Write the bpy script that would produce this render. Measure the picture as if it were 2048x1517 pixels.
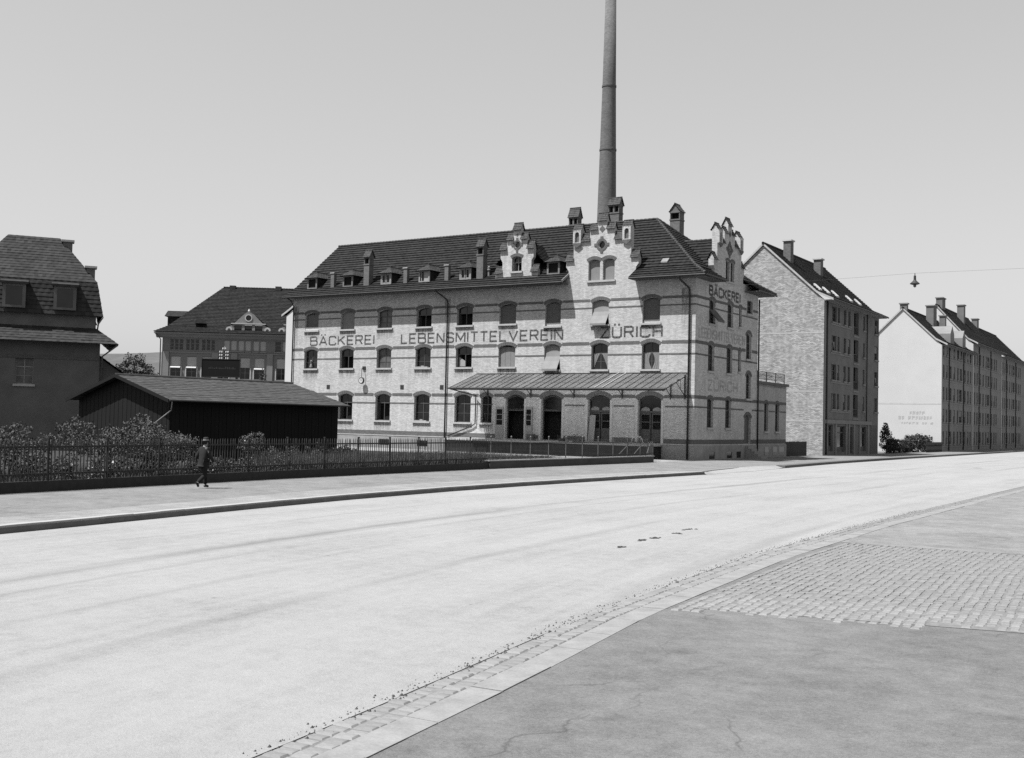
import bpy, bmesh, math, random
import numpy as np
from mathutils import Vector, Matrix
from mathutils.geometry import tessellate_polygon

random.seed(7); RNG = np.random.default_rng(7)
SC = bpy.context.scene
for o in list(bpy.data.objects): bpy.data.objects.remove(o)
COL = SC.collection
R = math.radians; PI = math.pi

# ---------------------------------------------------------------- camera
cam_data = bpy.data.cameras.new("camera")
cam = bpy.data.objects.new("camera", cam_data); COL.objects.link(cam)
HEAD, PITCH, ROLL = -0.571303, 0.038740, 0.022959
fwd = Vector((math.sin(HEAD)*math.cos(PITCH), math.cos(HEAD)*math.cos(PITCH), math.sin(PITCH)))
rgt = Vector((math.cos(HEAD), -math.sin(HEAD), 0)); up = rgt.cross(fwd)
r2 = rgt*math.cos(ROLL)+up*math.sin(ROLL); u2 = -rgt*math.sin(ROLL)+up*math.cos(ROLL)
Mc = Matrix((r2, u2, -fwd)).transposed().to_4x4(); Mc.translation = Vector((33.8036, -77.8843, 2.52))
cam.matrix_world = Mc
cam_data.sensor_width = 36; cam_data.lens = 36*2239.1/2048
cam_data.clip_start = 0.1; cam_data.clip_end = 9000
SC.camera = cam

# ---------------------------------------------------------------- sky, sun, exposure
SUN = Vector((-0.25, -0.43, 1.0)).normalized()
elev = math.asin(SUN.z); azim = math.atan2(SUN.x, SUN.y)
world = bpy.data.worlds.new("World"); SC.world = world; world.use_nodes = True
nt = world.node_tree; nt.nodes.clear()
sky = nt.nodes.new("ShaderNodeTexSky"); sky.sky_type = 'NISHITA'; sky.sun_disc = False
sky.sun_elevation = elev; sky.sun_rotation = azim
sky.air_density = 1.0; sky.dust_density = 1.2; sky.ozone_density = 1.0
# plain black-and-white film sees mostly blue light: the sky reads pale, so take the blue and green of the sky as its grey
sep = nt.nodes.new("ShaderNodeSeparateColor"); bw = nt.nodes.new("ShaderNodeMix"); bw.data_type = 'FLOAT'; bw.inputs[0].default_value = 0.7; bg = nt.nodes.new("ShaderNodeBackground"); wo = nt.nodes.new("ShaderNodeOutputWorld")
bg.inputs[1].default_value = 0.132
nt.links.new(sky.outputs[0], sep.inputs[0]); nt.links.new(sep.outputs[1], bw.inputs[2]); nt.links.new(sep.outputs[2], bw.inputs[3]); pw_ = nt.nodes.new('ShaderNodeMath'); pw_.operation = 'POWER'; pw_.inputs[1].default_value = .6   # film compresses the bright sky
nt.links.new(bw.outputs[0], pw_.inputs[0]); nt.links.new(pw_.outputs[0], bg.inputs[0]); nt.links.new(bg.outputs[0], wo.inputs[0])
sun_data = bpy.data.lights.new("sun", 'SUN'); sun_data.energy = 5.0; sun_data.angle = R(0.53)
sun_data.color = (1.0, 1.0, 1.0)
sun = bpy.data.objects.new("sun", sun_data); COL.objects.link(sun)
sun.rotation_euler = SUN.to_track_quat('Z', 'Y').to_euler(); sun.location = (0, 0, 60)
vs = SC.view_settings
SC.display_settings.display_device = 'sRGB'; vs.view_transform = 'Standard'; vs.look = 'None'
vs.exposure = 1.0; vs.gamma = 1.0; vs.use_curve_mapping = False
SC.render.engine = 'CYCLES'; SC.cycles.max_bounces = 6; SC.cycles.diffuse_bounces = 3
SC.cycles.use_denoising = False

# ---------------------------------------------------------------- materials
def new_mat(name):
    m = bpy.data.materials.new(name); m.use_nodes = True
    n = m.node_tree; b = n.nodes["Principled BSDF"]
    return m, n, b
def g3(v): return (v, v, v, 1)
def coords(n, scale=(1,1,1), src='Object'):
    tc = n.nodes.new("ShaderNodeTexCoord"); mp = n.nodes.new("ShaderNodeMapping")
    mp.inputs['Scale'].default_value = scale
    n.links.new(tc.outputs[src], mp.inputs[0]); return mp.outputs[0]
def noise(n, vec, scale, detail=4, rough=.6):
    t = n.nodes.new("ShaderNodeTexNoise"); t.inputs['Scale'].default_value = scale
    t.inputs['Detail'].default_value = detail; t.inputs['Roughness'].default_value = rough
    n.links.new(vec, t.inputs['Vector']); return t.outputs[0]
def ramp(n, fac, stops):
    r = n.nodes.new("ShaderNodeValToRGB"); e = r.color_ramp.elements
    e[0].position, e[0].color = stops[0][0], g3(stops[0][1]); e[1].position, e[1].color = stops[-1][0], g3(stops[-1][1])
    for p, c in stops[1:-1]:
        k = e.new(p); k.color = g3(c)
    n.links.new(fac, r.inputs[0]); return r.outputs[0]
def mathn(n, op, a, b=None, clamp=False):
    m = n.nodes.new("ShaderNodeMath"); m.operation = op; m.use_clamp = clamp
    for i, x in enumerate((a, b)):
        if x is None: continue
        if isinstance(x, (int, float)): m.inputs[i].default_value = x
        else: n.links.new(x, m.inputs[i])
    return m.outputs[0]
def bump(n, b, h, strength=.4, dist=.02):
    k = n.nodes.new("ShaderNodeBump"); k.inputs['Strength'].default_value = strength; k.inputs['Distance'].default_value = dist
    n.links.new(h, k.inputs['Height']); n.links.new(k.outputs[0], b.inputs['Normal'])
def plain(name, base, var=.25, scale=3, rough=.85, fine=40, stretch=(1,1,1), bs=.25, bd=.01, spec=.2, metal=0):
    """base colour with broad blotches and fine grain"""
    m, n, b = new_mat(name)
    v = coords(n, stretch)
    a = noise(n, v, scale, 5); f = noise(n, v, fine, 3)
    mix = mathn(n, 'ADD', mathn(n, 'MULTIPLY', a, .65), mathn(n, 'MULTIPLY', f, .35))
    c = ramp(n, mix, [(.3, base*(1-var)), (.7, base*(1+var))])
    n.links.new(c, b.inputs['Base Color']); b.inputs['Roughness'].default_value = rough
    b.inputs['Specular IOR Level'].default_value = spec; b.inputs['Metallic'].default_value = metal
    bump(n, b, f, bs, bd)
    return m
def brick_mat(name, c1, c2, mortar, bw_=.26, rh=.077, ms=.012, blotch=.18, bscale=.5, streak=.12, relief=.35):
    m, n, b = new_mat(name)
    tc = n.nodes.new("ShaderNodeTexCoord"); sp = n.nodes.new("ShaderNodeSeparateXYZ"); cb = n.nodes.new("ShaderNodeCombineXYZ")
    n.links.new(tc.outputs['Object'], sp.inputs[0])
    n.links.new(mathn(n, 'ADD', sp.outputs[0], sp.outputs[1]), cb.inputs[0]); n.links.new(sp.outputs[2], cb.inputs[1])
    t = n.nodes.new("ShaderNodeTexBrick"); n.links.new(cb.outputs[0], t.inputs['Vector'])
    t.inputs['Scale'].default_value = 1; t.inputs['Brick Width'].default_value = bw_; t.inputs['Row Height'].default_value = rh
    t.inputs['Mortar Size'].default_value = ms; t.inputs['Mortar Smooth'].default_value = .2; t.inputs['Bias'].default_value = 0
    t.inputs['Color1'].default_value = g3(c1); t.inputs['Color2'].default_value = g3(c2); t.inputs['Mortar'].default_value = g3(mortar)
    v = coords(n); a = noise(n, v, bscale, 6, .65); f = noise(n, v, 7, 5, .75)
    vs_ = coords(n, (2.2, 2.2, .16)); s = noise(n, vs_, 1.3, 4)
    k = mathn(n, 'ADD', mathn(n, 'ADD', mathn(n, 'MULTIPLY', mathn(n, 'SUBTRACT', a, .5), blotch*2.6), mathn(n, 'MULTIPLY', mathn(n, 'SUBTRACT', f, .5), .6)),
              mathn(n, 'ADD', mathn(n, 'MULTIPLY', mathn(n, 'SUBTRACT', s, .5), streak*2.5), 1.0))
    mx = n.nodes.new("ShaderNodeVectorMath"); mx.operation = 'SCALE'
    n.links.new(t.outputs['Color'], mx.inputs[0]); n.links.new(k, mx.inputs['Scale'])
    n.links.new(mx.outputs[0], b.inputs['Base Color']); b.inputs['Roughness'].default_value = .9; b.inputs['Specular IOR Level'].default_value = .15
    h = mathn(n, 'ADD', mathn(n, 'MULTIPLY', mathn(n, 'SUBTRACT', 1.0, t.outputs['Fac']), 1.0), mathn(n, 'MULTIPLY', f, .5))
    bump(n, b, h, relief, .012)
    return m
def worn_paint(name, paint, wall, thr=.46, soft=.1):
    m, n, b = new_mat(name); v = coords(n)
    a = noise(n, v, 5.5, 6, .7); f = noise(n, coords(n, (1, 1, 5)), 9, 3); 
    w = mathn(n, 'ADD', mathn(n, 'MULTIPLY', a, .6), mathn(n, 'MULTIPLY', f, .4))
    c = ramp(n, w, [(max(thr-soft, 0), paint), (min(thr+soft, 1), wall)])
    n.links.new(c, b.inputs['Base Color']); b.inputs['Roughness'].default_value = .9; b.inputs['Specular IOR Level'].default_value = .1
    return m
def tile_mat(name, lo, hi, cell=(.2, .2, .25), moss=.0):
    """every tile cell its own grey, plus weather blotches"""
    m, n, b = new_mat(name)
    v = coords(n, (1/cell[0], 1/cell[1], 1/cell[2]))
    fl = n.nodes.new("ShaderNodeVectorMath"); fl.operation = 'FLOOR'; n.links.new(v, fl.inputs[0])
    w = n.nodes.new("ShaderNodeTexWhiteNoise"); n.links.new(fl.outputs[0], w.inputs[0])
    a = noise(n, coords(n), .7, 6, .7); f = noise(n, coords(n), 22, 3)
    k = mathn(n, 'ADD', mathn(n, 'ADD', mathn(n, 'MULTIPLY', w.outputs[0], .35), mathn(n, 'MULTIPLY', a, .45)), mathn(n, 'MULTIPLY', f, .2))
    c = ramp(n, k, [(.25, lo), (.75, hi)]); n.links.new(c, b.inputs['Base Color'])
    b.inputs['Roughness'].default_value = .85; b.inputs['Specular IOR Level'].default_value = .15
    return m
def leaf_mat(name, lo, hi, scale=9):
    m, n, b = new_mat(name)
    a = noise(n, coords(n), scale, 5, .8); f = noise(n, coords(n), 45, 2)
    k = mathn(n, 'ADD', mathn(n, 'MULTIPLY', a, .5), mathn(n, 'MULTIPLY', f, .5))
    c = ramp(n, k, [(.35, lo), (.66, hi)]); n.links.new(c, b.inputs['Base Color'])
    b.inputs['Roughness'].default_value = .7; b.inputs['Specular IOR Level'].default_value = .15
    return m
def glass_mat(name, base=.01, rough=.08, spec=.4):
    m, n, b = new_mat(name)
    a = noise(n, coords(n), 1.2, 3)
    c = ramp(n, a, [(.3, base*.6), (.7, base*1.8)]); n.links.new(c, b.inputs['Base Color'])
    b.inputs['Roughness'].default_value = rough; b.inputs['Specular IOR Level'].default_value = spec
    return m

# ---------------------------------------------------------------- mesh helpers
class MB:
    def __init__(s, M=None): s.v = []; s.f = []; s.M = M
    def add(s, vs, fs):
        o = len(s.v)
        s.v += [tuple(s.M @ Vector(p)) for p in vs] if s.M else [tuple(p) for p in vs]
        s.f += [tuple(o+i for i in f) for f in fs]; return s
    def box(s, x0, x1, y0, y1, z0, z1):
        return s.add([(x0,y0,z0),(x1,y0,z0),(x1,y1,z0),(x0,y1,z0),(x0,y0,z1),(x1,y0,z1),(x1,y1,z1),(x0,y1,z1)],
                     [(0,3,2,1),(4,5,6,7),(0,1,5,4),(1,2,6,5),(2,3,7,6),(3,0,4,7)])
    def plate(s, outer, holes, y0, y1):
        """polygon (x,z) with holes, between y0 and y1"""
        loops = [outer]+list(holes)
        tris = tessellate_polygon([[Vector((a, c, 0)) for a, c in l] for l in loops])
        pts = [q for l in loops for q in l]; n = len(pts)
        vs = [(a, y0, c) for a, c in pts]+[(a, y1, c) for a, c in pts]
        fs = [tuple(t) for t in tris]+[tuple(i+n for i in reversed(t)) for t in tris]
        o = 0
        for l in loops:
            k = len(l)
            for i in range(k):
                j = (i+1) % k; fs.append((o+i, o+j, n+o+j, n+o+i))
            o += k
        return s.add(vs, fs)
    def prism(s, prof, a0, a1, axis='x'):
        """profile polygon extruded along axis; prof in the other two axes (x: (y,z), y: (x,z), z: (x,y))"""
        def P(a, q): return {'x': (a, q[0], q[1]), 'y': (q[0], a, q[1]), 'z': (q[0], q[1], a)}[axis]
        n = len(prof)
        vs = [P(a0, q) for q in prof]+[P(a1, q) for q in prof]
        fs = [tuple(range(n)), tuple(range(2*n-1, n-1, -1))]+[(i, (i+1) % n, n+(i+1) % n, n+i) for i in range(n)]
        return s.add(vs, fs)
    def tube(s, pts, r, n=6, r1=None, cap=True):
        pts = [Vector(q) for q in pts]; m = len(pts); vs = []; fs = []
        for i, q in enumerate(pts):
            d = (pts[min(i+1, m-1)]-pts[max(i-1, 0)]).normalized()
            a = d.cross(Vector((0, 0, 1)));
            if a.length < .05: a = d.cross(Vector((1, 0, 0)))
            a.normalize(); b = d.cross(a).normalized()
            rr = r if r1 is None else r+(r1-r)*i/(m-1)
            for k in range(n):
                t = 2*PI*k/n; vs.append(tuple(q+a*math.cos(t)*rr+b*math.sin(t)*rr))
        for i in range(m-1):
            for k in range(n):
                fs.append((i*n+k, i*n+(k+1) % n, (i+1)*n+(k+1) % n, (i+1)*n+k))
        if cap: fs += [tuple(range(n-1, -1, -1)), tuple(range((m-1)*n, m*n))]
        return s.add(vs, fs)
    def lathe(s, prof, c=(0,0,0), n=24):
        """profile of (radius, z)"""
        vs = []; fs = []; m = len(prof)
        for r, z in prof:
            for k in range(n):
                t = 2*PI*k/n; vs.append((c[0]+r*math.cos(t), c[1]+r*math.sin(t), c[2]+z))
        for i in range(m-1):
            for k in range(n): fs.append((i*n+k, i*n+(k+1) % n, (i+1)*n+(k+1) % n, (i+1)*n+k))
        fs += [tuple(range(n-1, -1, -1)), tuple(range((m-1)*n, m*n))]
        return s.add(vs, fs)
    def mesh(s, name, m, smooth=False, recalc=True):
        me = bpy.data.meshes.new(name); me.from_pydata(s.v, [], s.f)
        if recalc:
            bm = bmesh.new(); bm.from_mesh(me); bmesh.ops.recalc_face_normals(bm, faces=bm.faces); bm.to_mesh(me); bm.free()
        me.update()
        if m: me.materials.append(m)
        if smooth: me.polygons.foreach_set('use_smooth', [True]*len(me.polygons))
        return me
    def build(s, name, m, parent=None, kind=None, smooth=False, recalc=True):
        return link(name, s.mesh(name, m, smooth, recalc), parent, kind)
def link(name, me, parent=None, kind=None, loc=None, rz=0):
    o = bpy.data.objects.new(name, me); COL.objects.link(o)
    if parent: o.parent = parent
    if kind: o['kind'] = kind
    if loc is not None: o.location = loc
    if rz: o.rotation_euler = (0, 0, rz)
    return o
def tag(o, label, cat, group=None):
    o['label'] = label; o['category'] = cat
    if group: o['group'] = group
    return o
def thing(name, label, cat, loc=(0,0,0), rz=0, group=None):
    o = bpy.data.objects.new(name, None); COL.objects.link(o); o.empty_display_size = .3
    o.location = loc; o.rotation_euler = (0, 0, rz)
    return tag(o, label, cat, group)
def copy_thing(src, loc, rz=0, label=None):
    r = src.copy(); COL.objects.link(r); r.location = loc; r.rotation_euler = (0, 0, rz)
    if label: r['label'] = label
    for ch in src.children:
        c = ch.copy(); COL.objects.link(c); c.parent = r
        for gch in ch.children:
            d = gch.copy(); COL.objects.link(d); d.parent = c
    return r
def arch_pts(w, h, rise, n=8):
    """opening outline with a segmental head, origin bottom centre"""
    if rise <= 0: return [(-w/2, 0), (w/2, 0), (w/2, h), (-w/2, h)]
    rad = (w*w/4+rise*rise)/(2*rise); zc = h-rad; a = math.asin(min(1, w/2/rad))
    return [(-w/2, 0), (w/2, 0)]+[(rad*math.sin(a-2*a*i/n), zc+rad*math.cos(a-2*a*i/n)) for i in range(n+1)]
def shift(pts, x, z): return [(a+x, b+z) for a, b in pts]
def arch_ring(mb, cx, z, w, h, rise, t, y0, y1, n=9, wedge=True):
    rad = (w*w/4+rise*rise)/(2*rise); zc = z+h-rad; a = math.asin(min(1, w/2/rad))*1.06
    for i in range(n):
        a0 = a-2*a*i/n-.004; a1 = a-2*a*(i+1)/n+.004
        P = [(cx+rr*math.sin(x), zc+rr*math.cos(x)) for rr, x in ((rad+.003, a0), (rad+t, a0), (rad+t, a1), (rad+.003, a1))]
        mb.prism(P, y0, y1, 'y')
def roof_slope(mb, P0, P1, Q0, Q1, course=.43, dx=.22, lift=.085, wave=.006):
    """tile courses between eave P0-P1 and top Q0-Q1, each course lapping the one below, with pan-and-cover waves"""
    P0, P1, Q0, Q1 = map(Vector, (P0, P1, Q0, Q1))
    e = (P1-P0).normalized(); nrm = e.cross((Q0+Q1)/2-(P0+P1)/2).normalized()
    if nrm.z < 0: nrm = -nrm
    L = ((Q0+Q1)/2-(P0+P1)/2); L = (L-e*(L@e)).length
    n = max(1, round(L/course))
    for i in range(n):
        a, b = i/n, (i+1)/n+.25/n
        a = a-.0; l0, r0 = P0.lerp(Q0, a), P1.lerp(Q1, a); l1, r1 = P0.lerp(Q0, min(b, 1)), P1.lerp(Q1, min(b, 1))
        s0, s1 = (l0-P0)@e, (r0-P0)@e; t0, t1 = (l1-P0)@e, (r1-P0)@e
        k = max(2, int((s1-s0)/dx)+1); jit = random.uniform(-.008, .008)
        vs = []; fs = []
        for j in range(k):
            q = j/(k-1); w = wave*(1 if j % 2 else -1)
            lo = l0.lerp(r0, q)+nrm*(lift+w+jit); hi = l1.lerp(r1, q)+nrm*(w*.7)
            vs += [tuple(lo), tuple(hi), tuple(lo-nrm*(lift+.02))]
        for j in range(k-1):
            o = j*3; fs += [(o, o+3, o+4, o+1), (o+2, o+5, o+3, o)]
        mb.add(vs, fs)
    return mb
def ridge_caps(mb, A, B, r=.13, seg=.38):
    A, B = Vector(A), Vector(B); d = B-A; n = max(1, int(d.length/seg))
    for i in range(n):
        p, q = A.lerp(B, i/n), A.lerp(B, (i+1.12)/n)
        mb.tube([p+Vector((0, 0, .02)), q], r*1.08, 7, r*.9)
FONT_CACHE = {}
def text_mesh(txt, width, height, m, weight=.02, depth=.004):
    cu = bpy.data.curves.new("lettering", 'FONT'); cu.body = txt; cu.size = 1; cu.extrude = .002; cu.offset = weight
    cu.space_character = 1.12; cu.resolution_u = 4
    o = bpy.data.objects.new("lettering", cu); COL.objects.link(o)
    dg = bpy.context.evaluated_depsgraph_get(); dg.update()
    me = bpy.data.meshes.new_from_object(o.evaluated_get(dg)); bpy.data.objects.remove(o); bpy.data.curves.remove(cu)
    co = np.array([v.co for v in me.vertices]); 
    x0, x1 = co[:, 0].min(), co[:, 0].max()
    caph = .73   # cap height of the built-in font at size 1
    out = np.zeros_like(co); out[:, 0] = (co[:, 0]-x0)/(x1-x0)*width; out[:, 2] = co[:, 1]/caph*height; out[:, 1] = -(co[:, 2]/.002)*depth/2
    me.vertices.foreach_set('co', out.ravel()); me.update(); me.materials.clear(); me.materials.append(m)
    me.name = "lettering"
    return me
def leaf_cloud(cent, size, jit=.5):
    """one small bent leaf quad at every centre, random directions"""
    n = len(cent); d = RNG.normal(size=(n, 3)); d /= np.linalg.norm(d, axis=1)[:, None]
    e = RNG.normal(size=(n, 3)); e -= d*(e*d).sum(1)[:, None]; e /= np.linalg.norm(e, axis=1)[:, None]
    s = size*(1+jit*RNG.uniform(-1, 1, n))[:, None]
    a = cent-d*s*.5; b = cent+e*s*.28; c = cent+d*s*.5; f = cent-e*s*.28
    v = np.stack([a, b, c, f], 1).reshape(-1, 3)
    return v, np.arange(n*4).reshape(n, 4)
def np_mesh(name, v, f, m):
    me = bpy.data.meshes.new(name); n = len(f); k = f.shape[1]
    me.vertices.add(len(v)); me.vertices.foreach_set('co', v.astype(np.float32).ravel())
    me.loops.add(n*k); me.loops.foreach_set('vertex_index', f.astype(np.int32).ravel())
    me.polygons.add(n); me.polygons.foreach_set('loop_start', np.arange(0, n*k, k, dtype=np.int32)); me.polygons.foreach_set('loop_total', np.full(n, k, dtype=np.int32))
    me.update(calc_edges=True); me.validate(); me.materials.append(m); return me
def crown_points(blobs, n):
    """points in lumpy shells of the given ellipsoids (x,y,z,rx,ry,rz)"""
    vol = np.array([b[3]*b[4]*b[5] for b in blobs])**.7; cnt = (n*vol/vol.sum()).astype(int); out = []
    for b, k in zip(blobs, cnt):
        d = RNG.normal(size=(k, 3)); d /= np.linalg.norm(d, axis=1)[:, None]
        lump = 1+.18*np.sin(d[:, 0]*5+b[0])*np.sin(d[:, 1]*6+b[1])+.15*np.sin(d[:, 2]*7+b[2]*3)
        r = RNG.uniform(.35, 1, k)**.45*lump
        out.append(np.array(b[:3])+d*r[:, None]*np.array(b[3:6]))
    return np.concatenate(out)
# ---------------------------------------------------------------- palette (black-and-white film: greys only)
M = {}
M['brick'] = brick_mat('pale_brick', .415, .275, .3, blotch=.15, streak=.2)
M['band'] = brick_mat('dark_brick', .105, .075, .09, blotch=.12)
M['arch'] = brick_mat('dark_arch_brick', .105, .075, .09, blotch=.12)
M['plinth'] = plain('plinth_stone', .2, .3, 1.1, .9, 9)
M['stone'] = plain('pale_sill_stone', .3, .2, 3, .85, 30)
M['jamb'] = plain('jamb_stone', .36, .15, 2, .85, 25)
M['tile'] = tile_mat('roof_tile', .005, .022, (.22, .22, .2))
M['ridge'] = tile_mat('ridge_tile', .022, .05, (.3, .3, .3))
M['zinc'] = plain('grey_zinc', .13, .3, 2, .55, 20, spec=.4)
M['zinc_light'] = plain('pale_zinc', .15, .2, 2, .5, 20, spec=.4)
M['iron'] = plain('dark_iron', .022, .3, 4, .6, 30, spec=.3)
M['iron_grey'] = plain('weathered_iron', .085, .3, 6, .6, 40, spec=.3)
M['wood'] = plain('grey_wood', .075, .3, 2, .8, 20, (1, 1, .2))
M['frame'] = plain('window_frame_paint', .06, .25, 3, .6, 20)
M['frame_light'] = plain('pale_window_paint', .2, .15, 3, .6, 20)
M['glass'] = glass_mat('dark_glass', .009)
M['glass_grey'] = glass_mat('grey_glass', .06, .35)  # paler base grey stands in for reflections on the panes
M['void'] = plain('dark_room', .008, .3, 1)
M['blind'] = plain('roller_blind', .1, .2, 2, .9, 30, (1, 1, 6))
M['blind_light'] = plain('pale_blind_cloth', .16, .12, 2, .9, 30)
M['cloth'] = plain('white_cloth', .24, .1, 3, .9, 30)
M['awning'] = plain('awning_cloth', .17, .15, 2, .9, 30); M['curtain'] = plain('thin_curtain', .15, .15, 4, .9, 30); M['eave_gutter'] = plain('eave_gutter', .035, .3, 3, .6, 20); M['tarwall'] = plain('platform_wall', .022, .4, 1.5, .9, 12)
M['board'] = plain('pale_boards', .2, .2, 2, .9, 20, (4, 1, .3))
M['road'] = None
M['garden'] = plain('garden_soil', .03, .5, 1.2, .95, 8, bs=.6, bd=.06)
M['gravel'] = plain('yard_gravel', .2, .22, .8, .95, 22, bs=.5, bd=.03)
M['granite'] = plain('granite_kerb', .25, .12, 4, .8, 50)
M['kerb_shade'] = plain('shaded_kerb_stone', .09, .3, 2, .9, 30)  # darker stone colour paints the shade on the kerbs' street side
M['sett'] = plain('granite_sett', .16, .28, 3, .8, 30, bs=.5)
M['sett_b'] = plain('granite_sett_worn', .175, .25, 3, .8, 30, bs=.5)
M['sett_c'] = plain('granite_sett_dull', .145, .28, 3, .8, 30, bs=.5)
M['joint'] = plain('joint_dirt', .13, .35, 6, .95, 30)
M['fence'] = plain('dark_fence_paint', .02, .4, 5, .7, 30)
M['wallface'] = plain('low_wall_render', .055, .3, 1.5, .9, 20)
M['grit'] = plain('dry_grit', .06, .5, 8, .95, 40)
M['dung'] = plain('dry_dung', .03, .4, 8, .95, 40)

def road_mat():
    m, n, b = new_mat('dusty_road')
    tc = n.nodes.new('ShaderNodeTexCoord'); sp = n.nodes.new('ShaderNodeSeparateXYZ'); n.links.new(tc.outputs['Object'], sp.inputs[0])
    t = mathn(n, 'MAXIMUM', mathn(n, 'SUBTRACT', mathn(n, 'MULTIPLY', sp.outputs[1], -1.0), 38.0), 0.0)
    xs = mathn(n, 'SUBTRACT', sp.outputs[0], mathn(n, 'MULTIPLY', mathn(n, 'MULTIPLY', t, t), .0033))      # distance across the street, following its bend
    cb = n.nodes.new('ShaderNodeCombineXYZ'); n.links.new(xs, cb.inputs[0]); n.links.new(sp.outputs[1], cb.inputs[1])
    def st(scale, s, d=5, r=.65):
        mp = n.nodes.new('ShaderNodeMapping'); mp.inputs['Scale'].default_value = scale; n.links.new(cb.outputs[0], mp.inputs[0]); return noise(n, mp.outputs[0], s, d, r)
    s1 = st((.5, .03, 1), 1.6); s2 = st((3.2, .07, 1), 1.5); low = st((.6, .055, 1), 1.0, 3)
    bl = noise(n, coords(n), .25, 6, .65); f = noise(n, coords(n), 30, 5, .8); g = noise(n, coords(n), 3.5, 7, .75)
    k = mathn(n, 'ADD', mathn(n, 'ADD', mathn(n, 'MULTIPLY', s1, .18), mathn(n, 'MULTIPLY', s2, .12)),
              mathn(n, 'ADD', mathn(n, 'MULTIPLY', bl, .2), mathn(n, 'ADD', mathn(n, 'MULTIPLY', f, .25), mathn(n, 'MULTIPLY', g, .25))))
    c = ramp(n, k, [(.38, .14), (.45, .197), (.51, .225), (.6, .25)])
    # wheel tracks: dark bands at fixed distances across, broken along the street
    wob = mathn(n, 'ADD', xs, mathn(n, 'MULTIPLY', mathn(n, 'SUBTRACT', st((.2, .08, 1), 1.0, 3), .5), 1.1))
    fac = mathn(n, 'DIVIDE', mathn(n, 'SUBTRACT', wob, 8.0), 20.0)
    P = lambda x: (x-8)/20
    stops = [(0, 1)]
    for x, w, d in ((10.6, .12, .5), (12.35, .1, .65), (15.15, .4, .42), (16.25, .15, .7), (18.2, .2, .72), (20.3, .3, .6), (24.3, .35, .68)): stops += [(P(x-w), 1), (P(x), d), (P(x+w), 1)]
    tr = ramp(n, fac, stops+[(1, 1)])
    amt = mathn(n, 'MULTIPLY', ramp(n, low, [(.42, 0), (.6, 1)]), .6)
    mx0 = n.nodes.new('ShaderNodeMix'); mx0.data_type = 'RGBA'; mx0.blend_type = 'MULTIPLY'; n.links.new(amt, mx0.inputs[0]); n.links.new(c, mx0.inputs[6]); n.links.new(tr, mx0.inputs[7])
    v = n.nodes.new('ShaderNodeTexVoronoi'); v.inputs['Scale'].default_value = 1.7; n.links.new(coords(n, (1, .6, 1)), v.inputs['Vector'])
    gr = ramp(n, mathn(n, 'ADD', v.outputs['Distance'], mathn(n, 'MULTIPLY', g, .06)), [(.055, .35), (.085, 1.0)])
    mx = n.nodes.new('ShaderNodeMix'); mx.data_type = 'RGBA'; mx.blend_type = 'MULTIPLY'; mx.inputs[0].default_value = .6; n.links.new(mx0.outputs[2], mx.inputs[6]); n.links.new(gr, mx.inputs[7])
    n.links.new(mx.outputs[2], b.inputs['Base Color']); b.inputs['Roughness'].default_value = .95; b.inputs['Specular IOR Level'].default_value = .1
    bump(n, b, mathn(n, 'ADD', f, g), .6, .03); return m
def asphalt_mat(name, base, cracks=.0):
    m, n, b = new_mat(name)
    bl = noise(n, coords(n), .5, 8, .7); f = noise(n, coords(n), 85, 3, .9); g = noise(n, coords(n), 2.6, 8, .78); h = noise(n, coords(n), 24, 5, .85)
    k = mathn(n, 'ADD', mathn(n, 'MULTIPLY', bl, .2), mathn(n, 'ADD', mathn(n, 'ADD', mathn(n, 'MULTIPLY', f, .32), mathn(n, 'MULTIPLY', h, .26)), mathn(n, 'MULTIPLY', g, .22)))
    c = ramp(n, k, [(.4, base*.45), (.5, base*.98), (.6, base*1.5)])
    if cracks:
        w = n.nodes.new('ShaderNodeTexNoise'); w.inputs['Scale'].default_value = 1.3; w.inputs['Detail'].default_value = 6; n.links.new(coords(n), w.inputs['Vector'])
        ad = n.nodes.new('ShaderNodeVectorMath'); ad.operation = 'MULTIPLY_ADD'; n.links.new(w.outputs['Color'], ad.inputs[0]); ad.inputs[1].default_value = (.9, .9, 0); n.links.new(coords(n), ad.inputs[2])
        v = n.nodes.new('ShaderNodeTexVoronoi'); v.feature = 'DISTANCE_TO_EDGE'; v.inputs['Scale'].default_value = .3; n.links.new(ad.outputs[0], v.inputs['Vector'])
        cr = ramp(n, v.outputs['Distance'], [(.0015, .35), (.006, 1)]); wh = mathn(n, 'MULTIPLY', ramp(n, noise(n, coords(n), .35, 2), [(.45, 0), (.55, 1)]), cracks)
        mx = n.nodes.new('ShaderNodeMix'); mx.data_type = 'RGBA'; mx.blend_type = 'MULTIPLY'; n.links.new(wh, mx.inputs[0]); n.links.new(c, mx.inputs[6]); n.links.new(cr, mx.inputs[7]); c = mx.outputs[2]
        st = ramp(n, noise(n, coords(n), .9, 5, .6), [(.6, 1), (.72, .72)])
        m2 = n.nodes.new('ShaderNodeMix'); m2.data_type = 'RGBA'; m2.blend_type = 'MULTIPLY'; m2.inputs[0].default_value = 1; n.links.new(c, m2.inputs[6]); n.links.new(st, m2.inputs[7]); c = m2.outputs[2]
    n.links.new(c, b.inputs['Base Color']); b.inputs['Roughness'].default_value = .9; b.inputs['Specular IOR Level'].default_value = .15
    bump(n, b, mathn(n, 'ADD', f, h), .6, .01); return m
M['road'] = road_mat()
M['pave'] = asphalt_mat('grey_pavement', .138, .5); M['asphalt'] = asphalt_mat('worn_asphalt', .116, .55); M['pale_pave'] = asphalt_mat('dusty_pavement', .155, .3); M['pave_edge'] = asphalt_mat('pale_pavement_edge', .175)
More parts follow.
